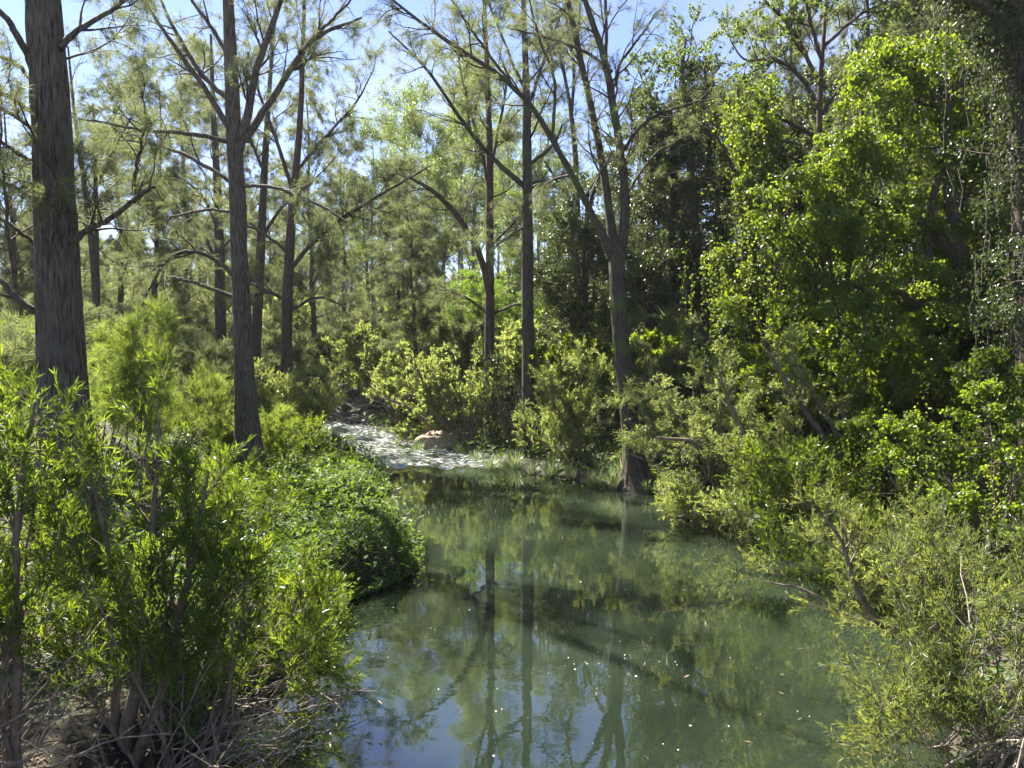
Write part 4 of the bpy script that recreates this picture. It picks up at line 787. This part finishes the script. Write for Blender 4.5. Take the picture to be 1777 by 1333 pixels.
spots = [(666, 820), (1062, 842), (850, 812), (895, 808), (925, 816), (955, 822), (990, 826), (1030, 838), (1045, 828), (1080, 838), (825, 794), (800, 786), (770, 780), (865, 802), (985, 812), (1020, 815),
         (560, 775), (540, 778), (585, 786), (605, 798), (520, 782), (545, 795), (575, 798), (1125, 850), (1140, 848), (1160, 858), (725, 782), (640, 812)]
for i, (u, v) in enumerate(spots):
    p_ = GZ(u, v, 0.1); o = obj('reed_clump', RP[i % 3], M['reed']); o.location = (p_[0], p_[1], max(gh(p_[0], p_[1]), -0.05)); s_ = rng0.uniform(0.6, 1.0); o.scale = (s_ * 1.15, s_ * 1.15, s_); o.rotation_euler = (0, 0, rng0.uniform(0, 6))
    o['category'] = 'reeds'
    if i == 0: o['label'] = 'lone dark reed tuft in the water off the creeper-covered mound'
    elif i == 1: o['label'] = 'full green reed clump right against the buttressed three-limbed tree'; o.scale = (1.25, 1.25, 1.15)
    elif i == 2: o['label'] = 'green reed tuft standing in foam at the end of the riffle'
    elif u < 650: o['label'] = 'reed clump on the left bank of the riffle'; o['group'] = 'left bank reeds'
    else: o['label'] = 'pale reed clump on the far bank ' + ('beside the boulder' if u < 800 else 'in front of the brown she-oak' if u < 890 else 'in front of the tall straight trunk' if u < 970 else 'between the tall straight trunk and the three-limbed tree' if u < 1090 else 'right of the three-limbed tree foot'); o['group'] = 'far bank reeds'
# boulder
import bmesh
bm = bmesh.new(); bmesh.ops.create_icosphere(bm, subdivisions=4, radius=1.0)
for v_ in bm.verts:
    n_ = Vector(v_.co); a_ = vnoise(np.array([n_.x * 1.6 + 20]), np.array([n_.y * 1.6 + n_.z * 2.3 + 20]), 21)[0]; b_ = vnoise(np.array([n_.x * 5 + 20]), np.array([n_.y * 5 + n_.z * 6 + 20]), 22)[0]
    f_ = 0.8 + 0.35 * a_ + 0.09 * b_; v_.co = Vector((n_.x * 0.78 * f_, n_.y * 0.6 * f_, min(n_.z, 0.62 + 0.1 * a_) * 0.52 * f_))
me = bpy.data.meshes.new('boulder'); bm.to_mesh(me); bm.free(); me.polygons.foreach_set('use_smooth', np.full(len(me.polygons), True))
q = GZ(760, 782, 0); o = obj('boulder', me, M['rock']); o.location = (q[0], q[1], 0.22); o['label'] = 'mossy flat-topped brown boulder at the edge of the riffle'; o['category'] = 'boulder'
# heap of dead branches far up the creek
rb = np.random.default_rng(401); q = PX(592, 690, 33); q[2] = gh(q[0], q[1]); root = thing('brush_pile', 'heap of grey dead branches above the far end of the riffle', 'brush pile', tuple(q))
sm = []
for i in range(4):
    P = resample(np.array([[-1.3, 0, 0], [-0.5, rb.normal(0, .12), .1], [0.4, rb.normal(0, .12), .05], [1.3, rb.normal(0, .1), 0]]), 10, 0.02, rb); V, F = tube(P[None], np.linspace(0.05, 0.015, 10)[None], 6); sm.append(mesh('stick', V, F, True))
for i in range(46):
    o = obj('stick', sm[i % 4], M['dead'], root); o.location = (rb.normal(0, 0.7), rb.normal(0, 0.5), rb.uniform(0.2, 1.9)); o.rotation_euler = (rb.normal(0, .2), rb.normal(0.05, 0.28), rb.choice([0, 3.14]) + rb.normal(0, 0.6)); s_ = rb.uniform(0.5, 1.1); o.scale = (s_, s_, s_)
# creeper blanket on the left mound and low plants on both banks
rc = np.random.default_rng(501)
def cover(name, label, x0, x1, y0, y1, n, L, wd, thick, leaf, seed, dmin=-0.12, dmax=9, pw=1.0):
    rng = np.random.default_rng(seed); x = rng.uniform(x0, x1, n); y = rng.uniform(y0, y1, n); d = sdist(x, y); k_ = (d > dmin) & (d < dmax); x, y, d = x[k_], y[k_], d[k_]
    e_ = 0.06; z = height(x, y); gxn = (height(x + e_, y) - height(x - e_, y)) / (2 * e_); gyn = (height(x, y + e_) - height(x, y - e_)) / (2 * e_)
    z = np.where(d < 0, 0.02, z); nn = nrm(np.stack([-np.clip(gxn, -2, 2), -np.clip(gyn, -2, 2), np.ones(len(x))], 1))
    lump = vnoise(x * 2.2 + 30, y * 2.2 + 30, seed) ** pw; pos = np.stack([x, y, z], 1) + nn * (rng.random(len(x)) ** 0.6 * thick * (0.3 + 1.3 * lump))[:, None]
    dr = nrm(rng.normal(0, 1, (len(x), 3)) * np.array([1, 1, 0.4]) + nn * 0.25); t_ = np.clip(0.2 + 0.6 * vnoise(x * 1.1 + 10, y * 1.1 + 10, seed + 1) + rng.normal(0, 0.15, len(x)), 0, 1)
    V, F, T = leaves(rng, pos, dr, 1, L, wd, 0.25, 0.0, tint=t_, nup=2.2); o = obj(name, mesh(name, V, F, False, T), M[leaf], None, 'stuff'); o['label'] = label; o['category'] = 'ground cover'
    return o
cover('creeper_blanket', 'bright green creeper blanket over the rounded left bank mound', -6.5, -0.9, 8.6, 20.5, 160000, 0.054, 0.042, 0.15, 'cover', 502, dmax=3.2)
cover('bank_plants', 'low leafy plants covering the left bank under the shrubs', -16, -2, 3, 32, 60000, 0.10, 0.045, 0.30, 'cover', 503, dmin=1.9, dmax=14)
cover('leaf_litter', 'dry leaf litter and small weeds on the muddy bank under the bleached twigs', -6, -2, 2.5, 8.5, 9000, 0.08, 0.022, 0.04, 'dry', 505, dmin=0.02, dmax=4)
cover('bank_plants', 'low leafy plants covering the right bank under the shrubs', -6, 16, 6, 36, 60000, 0.13, 0.06, 0.40, 'cover', 504, dmin=0.05, dmax=12)

# foam flecks, drifting leaves and twigs on the pool
rf_ = np.random.default_rng(601); V_, F_ = [], []
for i in range(70):
    u_, v_ = rf_.uniform(560, 1450), rf_.uniform(835, 1320)
    if rf_.random() < 0.22: u_, v_ = rf_.normal(1050, 50), rf_.normal(1155, 14)
    q = GZ(u_, v_)
    if sdist(q[:1], q[1:2])[0] > -0.25: continue
    n_ = 7; r_ = rf_.uniform(0.003, 0.008) if rf_.random() < 0.85 else rf_.uniform(0.008, 0.014); a_ = np.arange(n_) * 2 * np.pi / n_; rr = r_ * rf_.uniform(0.7, 1.2, n_)
    k0 = len(V_) * n_; V_.append(np.stack([q[0] + np.cos(a_) * rr, q[1] + np.sin(a_) * rr * 0.8, np.full(n_, 0.005)], 1)); F_.append(np.arange(n_) + k0)
m, t = newmat('foam'); o_ = t.nodes.new('ShaderNodeOutputMaterial'); p = t.nodes.new('ShaderNodeBsdfPrincipled'); p.inputs['Base Color'].default_value = (0.7, 0.7, 0.64, 1); t.links.new(p.outputs[0], o_.inputs[0])
o = obj('foam_flecks', mesh('foam_flecks', np.concatenate(V_), np.stack(F_)), m, None, 'stuff'); o['label'] = 'tiny white foam flecks floating on the pool'; o['category'] = 'foam'
pos = []
while len(pos) < 30:
    q = GZ(rf_.uniform(540, 1500), rf_.uniform(830, 1325)); d_ = sdist(q[:1], q[1:2])[0]
    if d_ < -0.1 and rf_.random() < math.exp(d_ / 1.2) + 0.08: pos.append([q[0], q[1], 0.006])
pos = np.array(pos); dr = nrm(rf_.normal(0, 1, pos.shape) * np.array([1, 1, 0.02]))
V, F, T = leaves(rf_, pos, dr, 1, 0.085, 0.02, 0.0, 0.0, fold=0.1, nvec=np.tile([0, 0, 4.0], (len(pos), 1)))
o = obj('drifting_leaves', mesh('drifting_leaves', V, F, False, T), M['dry'], None, 'stuff'); o['label'] = 'fallen dry leaves drifting near the pool edges'; o['category'] = 'leaves'

# thin sunlit air over the whole valley
bm = bmesh.new(); bmesh.ops.create_cube(bm, size=1.0); me = bpy.data.meshes.new('haze'); bm.to_mesh(me); bm.free()
m, t = newmat('haze'); o_ = t.nodes.new('ShaderNodeOutputMaterial'); pv = t.nodes.new('ShaderNodeVolumePrincipled')
pv.inputs['Color'].default_value = (0.93, 0.95, 1.0, 1); pv.inputs['Density'].default_value = 0.00022; pv.inputs['Anisotropy'].default_value = 0.35
t.links.new(pv.outputs[0], o_.inputs['Volume'])
hz = obj('haze', me, m, None, 'stuff'); hz.location = (0, 320, 23); hz.scale = (1210, 790, 52); hz['label'] = 'thin bright haze in the air among the trees'; hz['category'] = 'haze'
